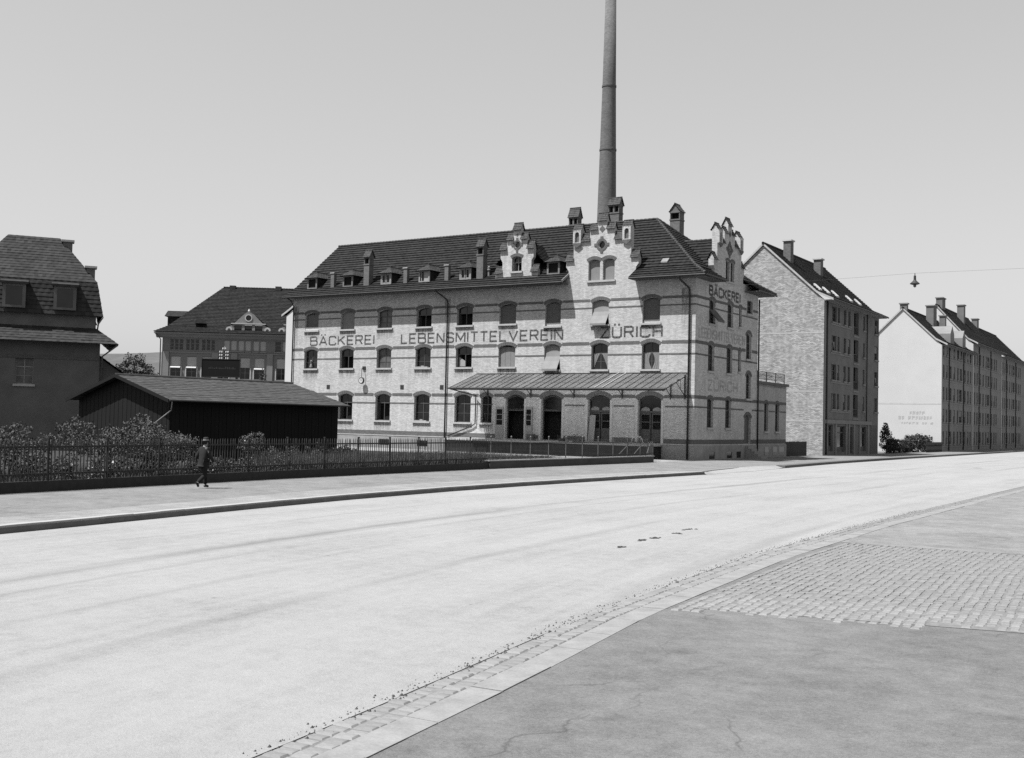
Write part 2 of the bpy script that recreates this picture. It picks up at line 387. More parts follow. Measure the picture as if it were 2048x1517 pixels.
M['earth'] = plain('far_ground', .09, .4, .02, .95, .5)

# ---------------------------------------------------------------- ground
def sheet(name, poly, z, m, kind='structure'):
    mb = MB(); n = len(poly); tr = tessellate_polygon([[Vector((q[0], q[1], 0)) for q in poly]])
    mb.add([(q[0], q[1], (q[2] if len(q) > 2 else z)) for q in poly], [tuple(t) for t in tr])
    me = mb.mesh(name, m, recalc=False)
    bm = bmesh.new(); bm.from_mesh(me)
    for f in bm.faces:
        f.normal_update()
        if f.normal.z < 0: f.normal_flip()
    bm.to_mesh(me); bm.free(); me.update()
    return link(name, me, None, kind)
sheet('ground', [(-3500, -3500), (3500, -3500), (3500, 3500), (-3500, 3500)], -.24, M['earth'])
KERB = [(13.6, -80), (12.25, -70), (10.96, -61.15), (9.9, -54.5), (9.22, -49.4), (8.75, -43), (8.62, -38), (8.68, -28), (8.94, -19.0)]
def lerp1(tab, y):
    for (x0, y0), (x1, y1) in zip(tab, tab[1:]):
        if y0 <= y <= y1: return x0+(x1-x0)*(y-y0)/(y1-y0)
    return tab[0][0] if y < tab[0][1] else tab[-1][0]
GUT = [(29.0, -82), (27.9, -73.5), (27.19, -68.36), (26.52, -64.33), (26.05, -59.5), (25.75, -56.46), (25.5, -50), (25.4, -46.5), (25.3, -30), (25.3, 200)]
RZ = -.165
# road: falls a little from the right-hand gutter to the left-hand kerb
ys = [-82, -76, -70, -66, -61.15, -57, -54.5, -49.4, -43, -38, -28, -19, -8, 10, 40, 90, 240]
KL = KERB+[(8.6, -8), (7.9, 2), (7.2, 20), (7.0, 60), (7.0, 240)]
mb = MB()
for i, y in enumerate(ys):
    xl, xr = lerp1(KL, y)-.05, lerp1(GUT, y)+.02
    for j in range(9): t = j/8; mb.v.append((xl+(xr-xl)*t, y, RZ+(-.012-RZ)*t+.04*math.sin(PI*t)))
for i in range(len(ys)-1):
    for j in range(8): o = i*9+j; mb.f.append((o, o+1, o+10, o+9))
mb.build('road', M['road'], kind='structure', recalc=False, smooth=True)
# left pavement with its granite kerb
PV = [(2.85, -82), (2.85, -62), (2.11, -54.7), (1.07, -44.3), (.16, -27.8), (.23, -7.66), (.23, -2), (.0, -.1), (0, 20.7)]
pav = [(k[0]-.26, k[1], 0) for k in KERB if True]
sheet('pavement', [(x-.27, y) for x, y in KERB]+[(7.4, -9), (7.6, -3), (7.0, 8), (6.5, 25), (6.5, 240), (.7, 240), (.7, 29), (-.0, 29), (.0, 0), (.23, -7.66)]+[(x, y) for x, y in reversed(PV[:5])], 0, M['pave'])
EDGE = [(x-.27, y) for x, y in KERB]
sheet('pavement_edge', EDGE+[(x-2.0+.25*math.sin(y*.9), y) for x, y in reversed(KERB)], .004, M['pave_edge'])
mbk = MB()
for (x0, y0), (x1, y1) in zip(KERB, KERB[1:]):
    d = math.hypot(x1-x0, y1-y0); n = max(1, round(d/1.0))
    for i in range(n):
        a, b = i/n, (i+1)/n-.006/d*n/n
        p = (x0+(x1-x0)*a, y0+(y1-y0)*a); q = (x0+(x1-x0)*b, y0+(y1-y0)*b); j = random.uniform(-.006, .006)
        mbk.add([(p[0]-.28, p[1], -.3), (p[0]+j, p[1], -.3), (p[0]-.02+j, p[1], .012+j), (p[0]-.28, p[1], .012+j),
                 (q[0]-.28, q[1], -.3), (q[0]+j, q[1], -.3), (q[0]-.02+j, q[1], .012+j), (q[0]-.28, q[1], .012+j)],
                [(0, 1, 2, 3), (7, 6, 5, 4), (1, 5, 6, 2), (2, 6, 7, 3), (0, 3, 7, 4), (0, 4, 5, 1)])
kerb = mbk.build('kerb', M['granite'], kind='structure')
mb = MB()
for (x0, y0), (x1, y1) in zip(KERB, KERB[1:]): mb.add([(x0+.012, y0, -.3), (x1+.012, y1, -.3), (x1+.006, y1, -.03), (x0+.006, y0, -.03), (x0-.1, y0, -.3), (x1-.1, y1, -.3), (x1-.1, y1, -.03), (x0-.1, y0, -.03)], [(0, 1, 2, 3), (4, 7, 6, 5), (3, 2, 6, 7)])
mb.build('kerb_face_shade', M['kerb_shade'], kind='structure')  # dark strip with the kerb's shade put into its colour
# dropped crossing: sloped apron from pavement to road between y=-19 and y=-4, then a low kerb again
mb = MB(); ap = [(-19, 8.66, 8.98), (-17.5, 8.2, 8.95), (-12, 7.5, 8.8), (-6, 7.5, 8.4), (-3.5, 7.55, 8.0)]
for y, a, b in ap: mb.v += [(a, y, .004), (b+.1, y, RZ+.012)]
for i in range(len(ap)-1): o = i*2; mb.f.append((o, o+1, o+3, o+2))
mb.build('crossing', M['road'], kind='structure', recalc=False)
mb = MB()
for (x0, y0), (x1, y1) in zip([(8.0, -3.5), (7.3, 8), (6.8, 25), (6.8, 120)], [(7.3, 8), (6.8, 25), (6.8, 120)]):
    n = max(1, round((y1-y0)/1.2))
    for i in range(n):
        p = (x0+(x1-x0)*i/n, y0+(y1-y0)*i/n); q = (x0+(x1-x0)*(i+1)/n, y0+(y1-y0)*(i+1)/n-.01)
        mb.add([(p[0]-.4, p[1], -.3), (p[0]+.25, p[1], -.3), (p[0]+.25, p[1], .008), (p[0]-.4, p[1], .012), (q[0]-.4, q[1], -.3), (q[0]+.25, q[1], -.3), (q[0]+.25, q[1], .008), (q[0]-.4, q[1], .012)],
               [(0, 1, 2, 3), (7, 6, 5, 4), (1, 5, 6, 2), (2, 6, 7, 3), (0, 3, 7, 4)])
mb.build('far_kerb', M['kerb_shade'], kind='structure')
# right pavement, flush granite kerbstones, sett gutter and sett crossing
sheet('asphalt_pavement', [(lerp1(GUT, y)+.78+random.uniform(-.025, .025), y) for y in [-82+.35*k for k in range(150)]+[-29, 200]]+[(80, 200), (80, -90), (lerp1(GUT, -82)+.78, -90)], 0.0, M['asphalt'])
sheet('gutter_bed', [(lerp1(GUT, y)-.05, y) for y in (-82, -73.5, -68.36, -64.33, -59.5, -56.46, -50, -46.5, -30, 200)]+[(lerp1(GUT, y)+.8, y) for y in (200, -30, -46.5, -50, -56.46, -59.5, -64.33, -68.36, -73.5, -82)], -.02, M['joint'])
mb = MB(); y = -80.0
while y < -20:
    L = random.uniform(.9, 1.25); x = lerp1(GUT, y); x2 = lerp1(GUT, y+L-.015); j = random.uniform(-.006, .006)
    mb.add([(x+.44, y, -.1), (x+.79, y, -.1), (x+.79, y, .008+j), (x+.44, y, .002+j), (x2+.44, y+L-.015, -.1), (x2+.79, y+L-.015, -.1), (x2+.79, y+L-.015, .008+j), (x2+.44, y+L-.015, .002+j)],
           [(0, 1, 2, 3), (7, 6, 5, 4), (1, 5, 6, 2), (2, 6, 7, 3), (0, 3, 7, 4)]); y += L
flush = mb.build('flush_kerb', M['sett_b'], kind='structure')
sheet('pale_pavement', [(lerp1(GUT, y)+.8+random.uniform(-.02, .02), y) for y in [-52.6+.5*k for k in range(46)]+[-29, 200]]+[(80, 200), (80, -49)]+[(x, -52.6+(x-26.5)*.066+random.uniform(-.1, .1)) for x in range(60, 26, -1)], .0035, M['pale_pave'])
def sett_mesh(name, lx, ly, m):
    b = MB(); e = .016
    b.add([(-lx/2, -ly/2, -.09), (lx/2, -ly/2, -.09), (lx/2, ly/2, -.09), (-lx/2, ly/2, -.09), (-lx/2, -ly/2, -.012), (lx/2, -ly/2, -.012), (lx/2, ly/2, -.012), (-lx/2, ly/2, -.012),
           (-lx/2+e, -ly/2+e, .004), (lx/2-e, -ly/2+e, .004), (lx/2-e, ly/2-e, .004), (-lx/2+e, ly/2-e, .004)],
          [(0, 1, 5, 4), (1, 2, 6, 5), (2, 3, 7, 6), (3, 0, 4, 7), (4, 5, 9, 8), (5, 6, 10, 9), (6, 7, 11, 10), (7, 4, 8, 11), (8, 9, 10, 11)])
    return b.mesh(name, m, recalc=False)
def lay_setts(parent, spots, lx, ly, mats, limit=300):
    """spots sorted by distance to the camera; the nearest become single setts, the rest one joined part"""
    cx, cy = 33.8, -77.9
    # those that show: in front of the camera inside the frame
    def vis(q):
        d = Vector((q[0]-cx, q[1]-cy, -2.5)); z = d@fwd
        return z > 1 and abs(d@r2)/z < 1024/2239 and abs(d@u2)/z < 760/2239
    seen = sorted([q for q in spots if vis(q)], key=lambda q: math.hypot(q[0]-cx, q[1]-cy)); near = set(map(tuple, seen[:limit]))
    protos = [sett_mesh('sett', lx, ly, m) for m in mats]; rest = MB()
    for q in spots:
        if tuple(q) in near:
            o = link('sett', random.choice(protos), parent, None, (q[0], q[1], q[2]), q[3])
            o.scale = (random.uniform(.9, 1.02), random.uniform(.9, 1.03), 1); o.rotation_euler = (random.uniform(-.03, .03), random.uniform(-.03, .03), q[3])
        else:
            rest.M = Matrix.Translation((q[0], q[1], q[2])) @ Matrix.Rotation(q[3], 4, 'Z') @ Matrix.Diagonal((random.uniform(.9, 1.02), random.uniform(.9, 1.03), 1, 1))
            e = .016
            rest.add([(-lx/2, -ly/2, -.04), (lx/2, -ly/2, -.04), (lx/2, ly/2, -.04), (-lx/2, ly/2, -.04), (-lx/2+e, -ly/2+e, .004), (lx/2-e, -ly/2+e, .004), (lx/2-e, ly/2-e, .004), (-lx/2+e, ly/2-e, .004)],
                     [(0, 1, 5, 4), (1, 2, 6, 5), (2, 3, 7, 6), (3, 0, 4, 7), (4, 5, 6, 7)])
    rest.M = None
    rest.build('distant_setts', mats[0], parent, 'stuff', recalc=False)
gut = bpy.data.objects.new('gutter_paving', None); COL.objects.link(gut); gut['kind'] = 'structure'
spots = []; y = -79.5
while y < -28:
    x = lerp1(GUT, y); a = math.atan2(lerp1(GUT, y+.5)-lerp1(GUT, y-.5), -1.0)*-1
    a = -math.atan((lerp1(GUT, y+.5)-x)/.5)
    for k in range(2): spots.append((x+.115+.205*k+random.uniform(-.008, .008), y+random.uniform(-.012, .012), -.012+random.uniform(-.012, .006)+.004*k, a+random.uniform(-.05, .05)))
    y += .14
lay_setts(gut, spots, .195, .128, [M['sett'], M['sett_b'], M['sett_c']])
xp = bpy.data.objects.new('crossing_paving', None); COL.objects.link(xp); xp['kind'] = 'structure'
spots = []
y0, y1 = -63.6, -52.8
for i in range(100):
    x = 26.75+i*.14
    yy = y0-.0+random.uniform(-.1, .25)+(.35 if i > 25 else 0)+i*.033
    while yy < y1+i*.012:
        xx = x+ (lerp1(GUT, yy)-26.2)*.9
        if xx > lerp1(GUT, yy)+.92: spots.append((xx+random.uniform(-.012, .012), yy, .008+random.uniform(-.007, .008), .06+random.uniform(-.04, .04)))
        yy += random.uniform(.15, .185)
lay_setts(xp, spots, .126, .162, [M['sett'], M['sett_b'], M['sett_c']])
sheet('crossing_bed', [(27.35, y0+.25), (26.7, y1-.3), (40, y1+.9), (40, y0+3.3)], .0055, M['joint'])
# grit and dry tufts gathered along the gutter edge
mb = MB()
for k in range(1500):
    y = random.uniform(-79, -40); x = lerp1(GUT, y)+random.gauss(-.02, .06); s_ = random.uniform(.006, .022)
    mb.add([(x-s_, y-s_*1.3, -.03), (x+s_, y-s_*.8, -.03), (x+s_*.6, y+s_*1.4, -.03), (x-s_*.8, y+s_, -.03), (x, y, s_*random.uniform(.2, .9)-.008)], [(0, 1, 4), (1, 2, 4), (2, 3, 4), (3, 0, 4)])
mb.build('gutter_grit', M['grit'], kind='stuff', recalc=False)
# yard in front of the bakery, garden behind the fence
sheet('yard', [(-60, 0), (-60, -8.5), (-20, -8.3), (-9, -8.6), (-2.5, -9.5), (.2, -7.66), (.23, -2), (0, 0)], .002, M['gravel'])
sheet('garden_bed', [(-60, -8.5), (-20, -8.3), (-9, -8.6), (-2.5, -9.5), (.2, -7.66), (.16, -27.8), (1.07, -44.3), (2.11, -54.7), (2.85, -62), (2.85, -82), (-60, -82)], -.004, M['garden'])
# dry droppings on the road
dung_spots = [((1285, 1083), .35), ((1313, 1081), .3), ((1357, 1071), .4), ((1378, 1063), .33), ((1243, 1099), .28)]
M['white'] = plain('white_render', .40, .06, .4, .9, 8, bs=.1)
# ---------------------------------------------------------------- windows
TS = Matrix.Rotation(R(90), 4, 'Z')          # side wall: local x runs along world y, local -y faces the street
WCACHE = {}
def cached(key, fn):
    if key not in WCACHE: WCACHE[key] = fn()
    return WCACHE[key]
def window(parent, x, z, w, h, rise, side=False, style='closed', sill=True, sillm=None, depth=.28, lights=2, at=None, rz=None, fm='frame', trans=.6):
    """window part: frame mesh; sub-parts: panes, sill, blinds, curtains"""
    key = (w, h, rise, depth, lights, fm, trans)
    fmat = M[fm]; t = .065; hz = h*trans
    full = arch_pts(w+.02, h+.01, rise)
    xs = [-w/2+t+(w-2*t)*i/lights for i in range(lights+1)]
    def top(xx):
        if rise <= 0: return h-t
        rad = (w*w/4+rise*rise)/(2*rise); return h-rad+math.sqrt(max(rad*rad-xx*xx, 0))-t
    lower, upper = [], []
    for a, b in zip(xs, xs[1:]):
        a2, b2 = a+(.03 if a > -w/2+t+.01 else 0), b-(.03 if b < w/2-t-.01 else 0)
        lower.append([(a2, t), (b2, t), (b2, hz-.03), (a2, hz-.03)])
        if h-rise > hz+.1: upper.append([(a2, hz+.04), (b2, hz+.04)]+[(b2+(a2-b2)*i/3, top(b2+(a2-b2)*i/3)) for i in range(4)])
    def mk_frame(): b = MB(); b.plate(full, lower+upper, depth, depth+.07); return b.mesh('window', fmat)
    def mk_panes(ls, m, dy=.03): 
        out = []
        for l in ls: b = MB(); b.plate(l, [], depth+dy, depth+dy+.01); out.append(b.mesh('pane', m))
        return out
    win = link('window', cached(('f',)+key, mk_frame), parent)
    if at is not None: win.location = at; win.rotation_euler = (0, 0, rz)
    elif side: win.location = (0, x, z); win.rotation_euler = (0, 0, R(90))
    else: win.location = (x, 0, z)
    opened = style in ('open', 'openwhite')
    gm = M['glass_grey'] if style in ('grey', 'greyboard') else M['glass']
    for me in cached(('u', style in ('grey', 'greyboard'))+key, lambda: mk_panes(upper, gm)): link('pane', me, win)
    if opened:
        b = MB(); b.box(-w/2, w/2, depth+.5, depth+.52, 0, h); link('dark_room', b.mesh('dark_room', M['void']), win)
        for s in (-1, 1):   # sashes swung inwards
            b = MB(); b.box(s*(w/2-t)-.02, s*(w/2-t)+.02, depth+.06, depth+.45, t, hz-.03); link('sash', b.mesh('sash', fmat), win)
    else:
        for me in cached(('l', style in ('grey', 'greyboard'))+key, lambda: mk_panes(lower, gm)): link('pane', me, win)
        def bars():
            b = MB(); 
            for a, c in zip(xs, xs[1:]): b.box(a, c, depth+.01, depth+.05, hz*.48, hz*.48+.035)
            return b.mesh('glazing_bar', fmat)
        link('glazing_bar', cached(('b',)+key, bars), win)
    if sill:
        def mk(): b = MB(); b.box(-w/2-.12, w/2+.12, -.13, depth, -.15, .0); return b.mesh('sill', sillm or M['stone'])
        link('sill', cached(('s', w, depth, (sillm or M['stone']).name), mk), win)
    y = depth-.05
    if style == 'blind':
        b = MB(); b.box(-w/2+.02, w/2-.02, y, y+.02, .0, h-.06); link('blind', b.mesh('blind', M['blind_light']), win)
    if style == 'halfblind':
        b = MB(); b.box(-w/2+.06, w/2-.06, y, y+.02, h*.5, h-.05); link('blind', b.mesh('blind', M['blind_light']), win)
    if style == 'shutter':
        b = MB()
        n = max(4, int(h/.09))
        for i in range(n): b.box(-w/2+.02, w/2-.02, y-.02-.012*(i % 2), y+.02, i*(h-rise*.6)/n, (i+1)*(h-rise*.6)/n-.012)
        link('roller_shutter', b.mesh('roller_shutter', M['blind']), win)
    if style == 'halfshutter':
        b = MB(); n = 18
        for i in range(n): b.box(-w/2+.02, w/2-.02, y-.02-.012*(i % 2), y+.02, .28+i*(h-.28-rise*.5)/n, .28+(i+1)*(h-.28-rise*.5)/n-.012)
        link('roller_shutter', b.mesh('roller_shutter', M['blind']), win)
        b = MB(); b.box(-w/2+.03, w/2-.03, y-.06, y+.03, .0, .26); link('sill_board', b.mesh('sill_board', M['jamb']), win)
    if style == 'greyboard':
        b = MB(); b.box(-w/2+.03, w/2-.03, y-.2, y-.02, .0, .3); link('sill_board', b.mesh('sill_board', M['white']), win)
        b = MB(); b.box(-w/2+.02, w/2-.02, y, y+.02, .2, h-.2); link('blind', b.mesh('blind', M['blind']), win)
    if style == 'boards':
        for k in range(3):
            b = MB(); a = -w/2+.03+k*(w-.06)/3; b.box(a, a+(w-.06)/3-.02, y-.02, y+.02, .02, h-rise*.7); link('shutter_leaf', b.mesh('shutter_leaf', M['blind_light']), win)
    if style == 'awning':
        b = MB(); q = .42; pts = [(y, h*.96), (y-.03, h*.7), (y-.08, h*.52), (-.02, h*.34), (-q*.6, h*.16), (-q, .02)]
        b.prism(pts+[(-q, -.1)]+[(-q-.012, -.1), (-q-.014, .06)]+[(p[0]-.012, p[1]+.012) for p in reversed(pts[:-1])], -w/2+.03, w/2-.03, 'x'); link('window_awning', b.mesh('window_awning', M['awning']), win)
        for s in (-1, 1): b = MB(); b.tube([(s*(w/2-.05), .02, h*.35), (s*(w/2-.05), -q, -.02)], .015, 5); link('awning_arm', b.mesh('awning_arm', M['iron']), win)
    if style in ('curtain', 'slit'):
        for s in (-1, 1):
            n = 9; vs = []; fs = []
            for i in range(n):
                q0 = i/(n-1); zz = (hz-.04)*(1-q0)+.04; wid = (w/2-.1)*((1-.93*q0**.75) if style == 'curtain' else (.97-.32*math.sin(PI*min(1, q0*1.05))))
                for k in range(7):
                    q = k/6; vs.append((s*(w/2-.08-wid*q), depth-.0-.025*(k % 2), zz))
            for i in range(n-1):
                for k in range(6): o = i*7+k; fs.append((o, o+1, o+8, o+7))
            b = MB(); b.add(vs, fs); link('curtain', b.mesh('curtain', M['curtain'], recalc=False), win)
    if style == 'vase':
        b = MB(); b.lathe([(.05, 0), (.16, .12), (.12, .3), (.05, .45), (.1, .7), (.02, .8)], (-.1, depth-.1, .02), 10); link('jug', b.mesh('jug', M['curtain']), win)
    if style == 'openwhite':
        b = MB(); b.prism([(-w/2+.1, .1), (-.05, .1), (-.08, h*.3), (-w/2+.35, h*.42), (-w/2+.1, h*.5)], depth+.1, depth+.12, 'y'); link('hung_cloth', b.mesh('hung_cloth', M['cloth']), win)
    if style == 'sillgoods':
        b = MB(); b.box(-w/2+.1, w/2-.25, -.1, .14, 0, .09); b.box(-.2, .1, .0, .1, .09, .17); link('sill_cloth', b.mesh('sill_cloth', M['cloth']), win)
    return win

# ---------------------------------------------------------------- the bakery
bakery = thing('bakery_building', 'long pale brick bakery with stepped gables, dark brick bands and large painted lettering', 'bakery')
BX = [-38.71, -34.31, -29.93, -25.55, -21.2, -16.83, -12.46, -8.11, -3.68]
W6, W3 = 1.66, 1.48
OCT = [(math.cos(2*PI*i/16), math.sin(2*PI*i/16)) for i in range(16)]
def circ(cx, cz, r): return [(cx+r*c, cz+r*s) for c, s in OCT]
def gable_profile(c):
    h = [(-3.0, 14.36), (-3.0, 14.8), (-3.23, 15.1), (-3.23, 15.62), (-2.57, 15.62), (-2.57, 18.02), (-1.86, 18.02), (-1.86, 17.13), (-1.1, 17.13), (-1.1, 18.0), (-.4, 18.0), (-.4, 18.69)]
    return [(c+a, z) for a, z in h]+[(c-a, z) for a, z in reversed(h)]
front_holes = []; front_wins = []
F3S = ['greyboard', 'blind', 'grey', 'open', 'open', 'shutter', 'halfshutter', 'awning', 'halfshutter']
F2S = ['vase', 'open', 'grey', 'sillgoods', 'openwhite', 'boards', 'awning', 'curtain', 'slit']
for i, c in enumerate(BX):
    w = W6 if i < 6 else W3
    s3, s2 = (10.7, 7.12) if i < 6 else (10.41, 6.85)
    front_wins.append((c, s3, w, 12.36-s3, .22, F3S[i], .62)); front_wins.append((c, s2, w, 8.93-s2, .22, F2S[i], .62))
for i in range(5): front_wins.append((BX[i], 2.44, 1.68, 2.38, .24, ['open', 'open', 'open', 'sillgoods', 'closed'][i], .66))
front_wins.append((-18.77, 2.44, 1.12, 2.3, .2, 'closed', .66))
gwins = [(-8.74, 13.93, 1.04, 1.68, .17), (-7.44, 13.93, 1.04, 1.68, .17)]
for c, z, w, h, rise, st, tr in front_wins: front_holes.append(shift(arch_pts(w, h, rise), c, z))
for c, z, w, h, rise in gwins: front_holes.append(shift(arch_pts(w, h, rise), c, z))
DOORS = [(-15.92, 1.84), (-12.41, 1.94), (-8.07, 1.99), (-3.68, 1.97)]
PZ = 1.08
for c, w in DOORS: front_holes.append(shift(arch_pts(w, 4.84-PZ, .34), c, PZ))
front_holes.append(circ(-8.1, 16.75, .3))
outer = [(-41.1, -.3), (0, -.3), (0, 14.36)]+list(reversed(gable_profile(-8.07)))+[(-41.1, 14.36)]
mb = MB(); mb.plate(outer, front_holes, 0, .45); mb.build('wall', M['brick'], bakery)
# side wall
side_wins = [(3.2, 10.5, 1.2, 1.9, .2, 'closed'), (6.9, 10.5, 1.2, 1.95, .2, 'closed'), (9.1, 10.74, .62, 1.62, .14, 'closed'), (11.2, 12.0, 1.25, 1.12, 0, 'closed'),
             (3.1, 6.83, 1.2, 2.1, .2, 'closed'), (6.85, 6.83, 1.2, 2.12, .2, 'closed'), (9.05, 7.08, .62, 1.76, .14, 'closed'),
             (11.05, 8.22, 1.15, 2.2, .3, 'closed'), (11.1, 4.93, 1.1, 2.14, .3, 'closed'), (3.05, 2.47, 1.2, 2.27, .2, 'closed'), (6.75, 2.47, 1.2, 2.3, .2, 'closed')]
sg = [(6.2, 14.2, .8, 1.66, .14), (7.2, 14.2, .8, 1.66, .14)]
sh = [shift(arch_pts(w, h, r), y, z) for y, z, w, h, r, _ in side_wins]+[shift(arch_pts(w, h, r), y, z) for y, z, w, h, r in sg]
sh.append(shift(arch_pts(1.5, 2.42, .3), 11.05, 1.2)); sh.append(circ(6.55, 16.75, .3))
bas = [(3.4, .62), (7.0, .62), (9.0, .5)]
outer = [(.45, -.3), (13.1, -.3), (13.1, 14.36)]+list(reversed(gable_profile(6.55)))+[(.45, 14.36)]
mb = MB(TS); mb.plate(outer, sh, 0, .45); mb.build('wall', M['brick'], bakery)
mb = MB(); mb.box(-41.1, -.45, 12.65, 13.1, -.3, 14.36); mb.build('wall', M['brick'], bakery)
mb = MB(); mb.prism([(.45, -.3), (12.65, -.3), (12.65, 14.3), (6.55, 19.35), (.45, 14.3)], -41.1, -40.65, 'x'); mb.build('wall', M['brick'], bakery)
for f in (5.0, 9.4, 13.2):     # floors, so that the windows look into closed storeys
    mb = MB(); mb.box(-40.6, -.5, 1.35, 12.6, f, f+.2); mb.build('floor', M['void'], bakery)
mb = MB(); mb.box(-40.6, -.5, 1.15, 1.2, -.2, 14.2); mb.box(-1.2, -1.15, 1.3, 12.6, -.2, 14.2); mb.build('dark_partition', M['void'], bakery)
for c, z, w, h, rise, st, tr in front_wins: window(bakery, c, z, w, h, rise, style=st, trans=tr)
for y, z, w, h, rise, st in side_wins: window(bakery, y, z, w, h, rise, side=True, style=st, depth=.18)
for c, z, w, h, rise in gwins: window(bakery, c, z, w, h, rise, style='blind', sill=False)
for y, z, w, h, rise in sg: window(bakery, y, z, w, h, rise, side=True, sill=False, depth=.2)
mb = MB(); mb.box(-9.36, -6.82, -.12, .2, 13.77, 13.92); mb.build('sill', M['stone'], bakery)
mb = MB(TS); mb.box(5.7, 7.7, -.1, .2, 14.05, 14.19); mb.build('sill', M['stone'], bakery)
b = MB(TS); b.prism([(-.02, 11.5), (-.02, 11.6), (-.75, 10.75), (-.75, 10.6)], 2.55, 3.85, 'x'); b.build('window_awning', M['wood'], bakery)
# brick arches
def arches(M4, items, t):
    for c, z, w, h, rise in items:
        b = MB(M4); arch_ring(b, c, z, w, h, max(rise, .05), t, -.025, .0-.001); b.build('brick_arch', M['arch'], bakery)
arches(None, [q[:5] for q in front_wins], .27); arches(None, gwins, .26)
arches(None, [(c, PZ, w, 4.84-PZ, .34) for c, w in DOORS], .34)
arches(TS, [q[:5] for q in side_wins if q[4] > 0], .24); arches(TS, sg, .2); arches(TS, [(11.05, 1.2, 1.5, 2.42, .3)], .24)
# string courses, broken by the openings they meet
def band(M4, z, hh, x0, x1, ops, pad, m='band', proud=.014):
    cuts = sorted((c-w/2-pad, c+w/2+pad) for c, w in ops); x = x0
    for a, e in cuts+[(x1, x1)]:
        if a > x+.03: b = MB(M4); b.box(x, a, -proud, 0-.001, z-hh/2, z+hh/2); b.build('string_course', M[m], bakery)
        x = max(x, e)
f3 = [(c, W6 if i < 6 else W3) for i, c in enumerate(BX)]; gf = [(BX[i], 1.68) for i in range(5)]+[(-18.77, 1.12)]+DOORS
band(None, 12.34, .2, -41.1, 0, f3, .2); band(None, 11.73, .11, -41.1, 0, f3, .0)
band(None, 8.915, .25, -41.1, 0, f3, .2); band(None, 8.0, .12, -41.1, 0, f3, .0)
band(None, 4.753, .25, -41.1, 0, gf, .24); band(None, 3.996, .12, -41.1, 0, [(BX[i], 1.68) for i in range(5)]+[(-18.77, 1.12), (-16.6, 3.0), (-14.0, 1.7), (-12.41, 2.5), (-8.07, 2.6), (-3.68, 2.6)], .0)
band(None, 1.365, .35, -41.1, 0, DOORS, .22)
so = lambda zz: [(y, w) for y, z, w, h, r, _ in side_wins if z < zz < z+h+.3]
band(TS, 12.34, .2, 0, 13.1, so(12.34), .16); band(TS, 11.73, .11, 0, 13.1, so(11.73), 0); band(TS, 8.915, .25, 0, 13.1, so(8.9), .16)
band(TS, 8.0, .12, 0, 13.1, so(8.0), 0); band(TS, 4.753, .25, 0, 13.1, so(4.75), .16); band(TS, 3.996, .12, 0, 13.1, so(4.0)+[(11.05, 1.9)], 0); band(TS, 1.365, .35, 0, 13.1, [(11.05, 1.5)], .0)
# rain streaks below the sills
def stain_mat():
    m, n, b = new_mat('rain_streak'); tc = n.nodes.new('ShaderNodeTexCoord'); sp = n.nodes.new('ShaderNodeSeparateXYZ'); n.links.new(tc.outputs['Generated'], sp.inputs[0])
    s = noise(n, coords(n, (7, 7, .5)), 1.0, 5, .7); e = mathn(n, 'MULTIPLY', sp.outputs[0], mathn(n, 'SUBTRACT', 1.0, sp.outputs[0]))
    a = mathn(n, 'MULTIPLY', mathn(n, 'MULTIPLY', mathn(n, 'POWER', sp.outputs[2], 1.4), ramp(n, s, [(.36, 0), (.68, 1)])), mathn(n, 'MINIMUM', mathn(n, 'MULTIPLY', e, 9.0), .8))
    b.inputs['Base Color'].default_value = g3(.07); b.inputs['Roughness'].default_value = .95; b.inputs['Specular IOR Level'].default_value = .05
    n.links.new(a, b.inputs['Alpha']); return m
M['stain'] = stain_mat()
for c, z, w, h, rise, st, tr in front_wins:
    b = MB(); hh = random.uniform(.7, 1.25); b.add([(c-w/2-.15, -.005, z-.15-hh), (c+w/2+.15, -.005, z-.15-hh), (c+w/2+.15, -.005, z-.15), (c-w/2-.15, -.005, z-.15)], [(0, 1, 2, 3)]); b.build('rain_stain', M['stain'], bakery, recalc=False)
for x, w, z1, hh in ((-23.0, .7, 13.0, 4.5), (-40.7, .6, 13, 5), (-.8, .8, 13, 4)):
    b = MB(); b.add([(x-w/2, -.005, z1-hh), (x+w/2, -.005, z1-hh), (x+w/2, -.005, z1), (x-w/2, -.005, z1)], [(0, 1, 2, 3)]); b.build('rain_stain', M['stain'], bakery, recalc=False)
# plinth
mb = MB(); mb.box(-41.1, -.0, -.07, -.002, -.3, 1.1); mb.build('plinth', M['plinth'], bakery)
mb = MB(TS); mb.plate([(-.07, -.3), (13.1, -.3), (13.1, 1.1), (-.07, 1.1)], [[(y-w/2-.25, .05), (y+w/2+.25, .05), (y+w/2+.25, .58), (y-w/2-.25, .58)] for y, w in bas]+[[(10.35, -.1), (11.75, -.1), (11.75, 1.0), (10.35, 1.0)]], -.07, -.002); mb.build('plinth', M['plinth'], bakery)
mb = MB(); mb.box(-41.1, 0, -.1, -.002, 1.1, 1.17); mb.build('plinth_ledge', M['stone'], bakery)
for y, w in bas: b = MB(TS); b.box(y-w/2-.24, y+w/2+.24, -.03, -.004, .06, .57); b.build('basement_window', M['glass'], bakery)
for x in (-29.6, -25.3): b = MB(); b.box(x-.55, x+.55, -.09, -.072, .3, .78); b.build('basement_window', M['glass'], bakery)
for x in (-36.43, -27.78, -23.44): b = MB(); b.box(x-.19, x+.19, -.02, 0, 5.22, 5.6); b.build('air_vent', M['iron'], bakery)
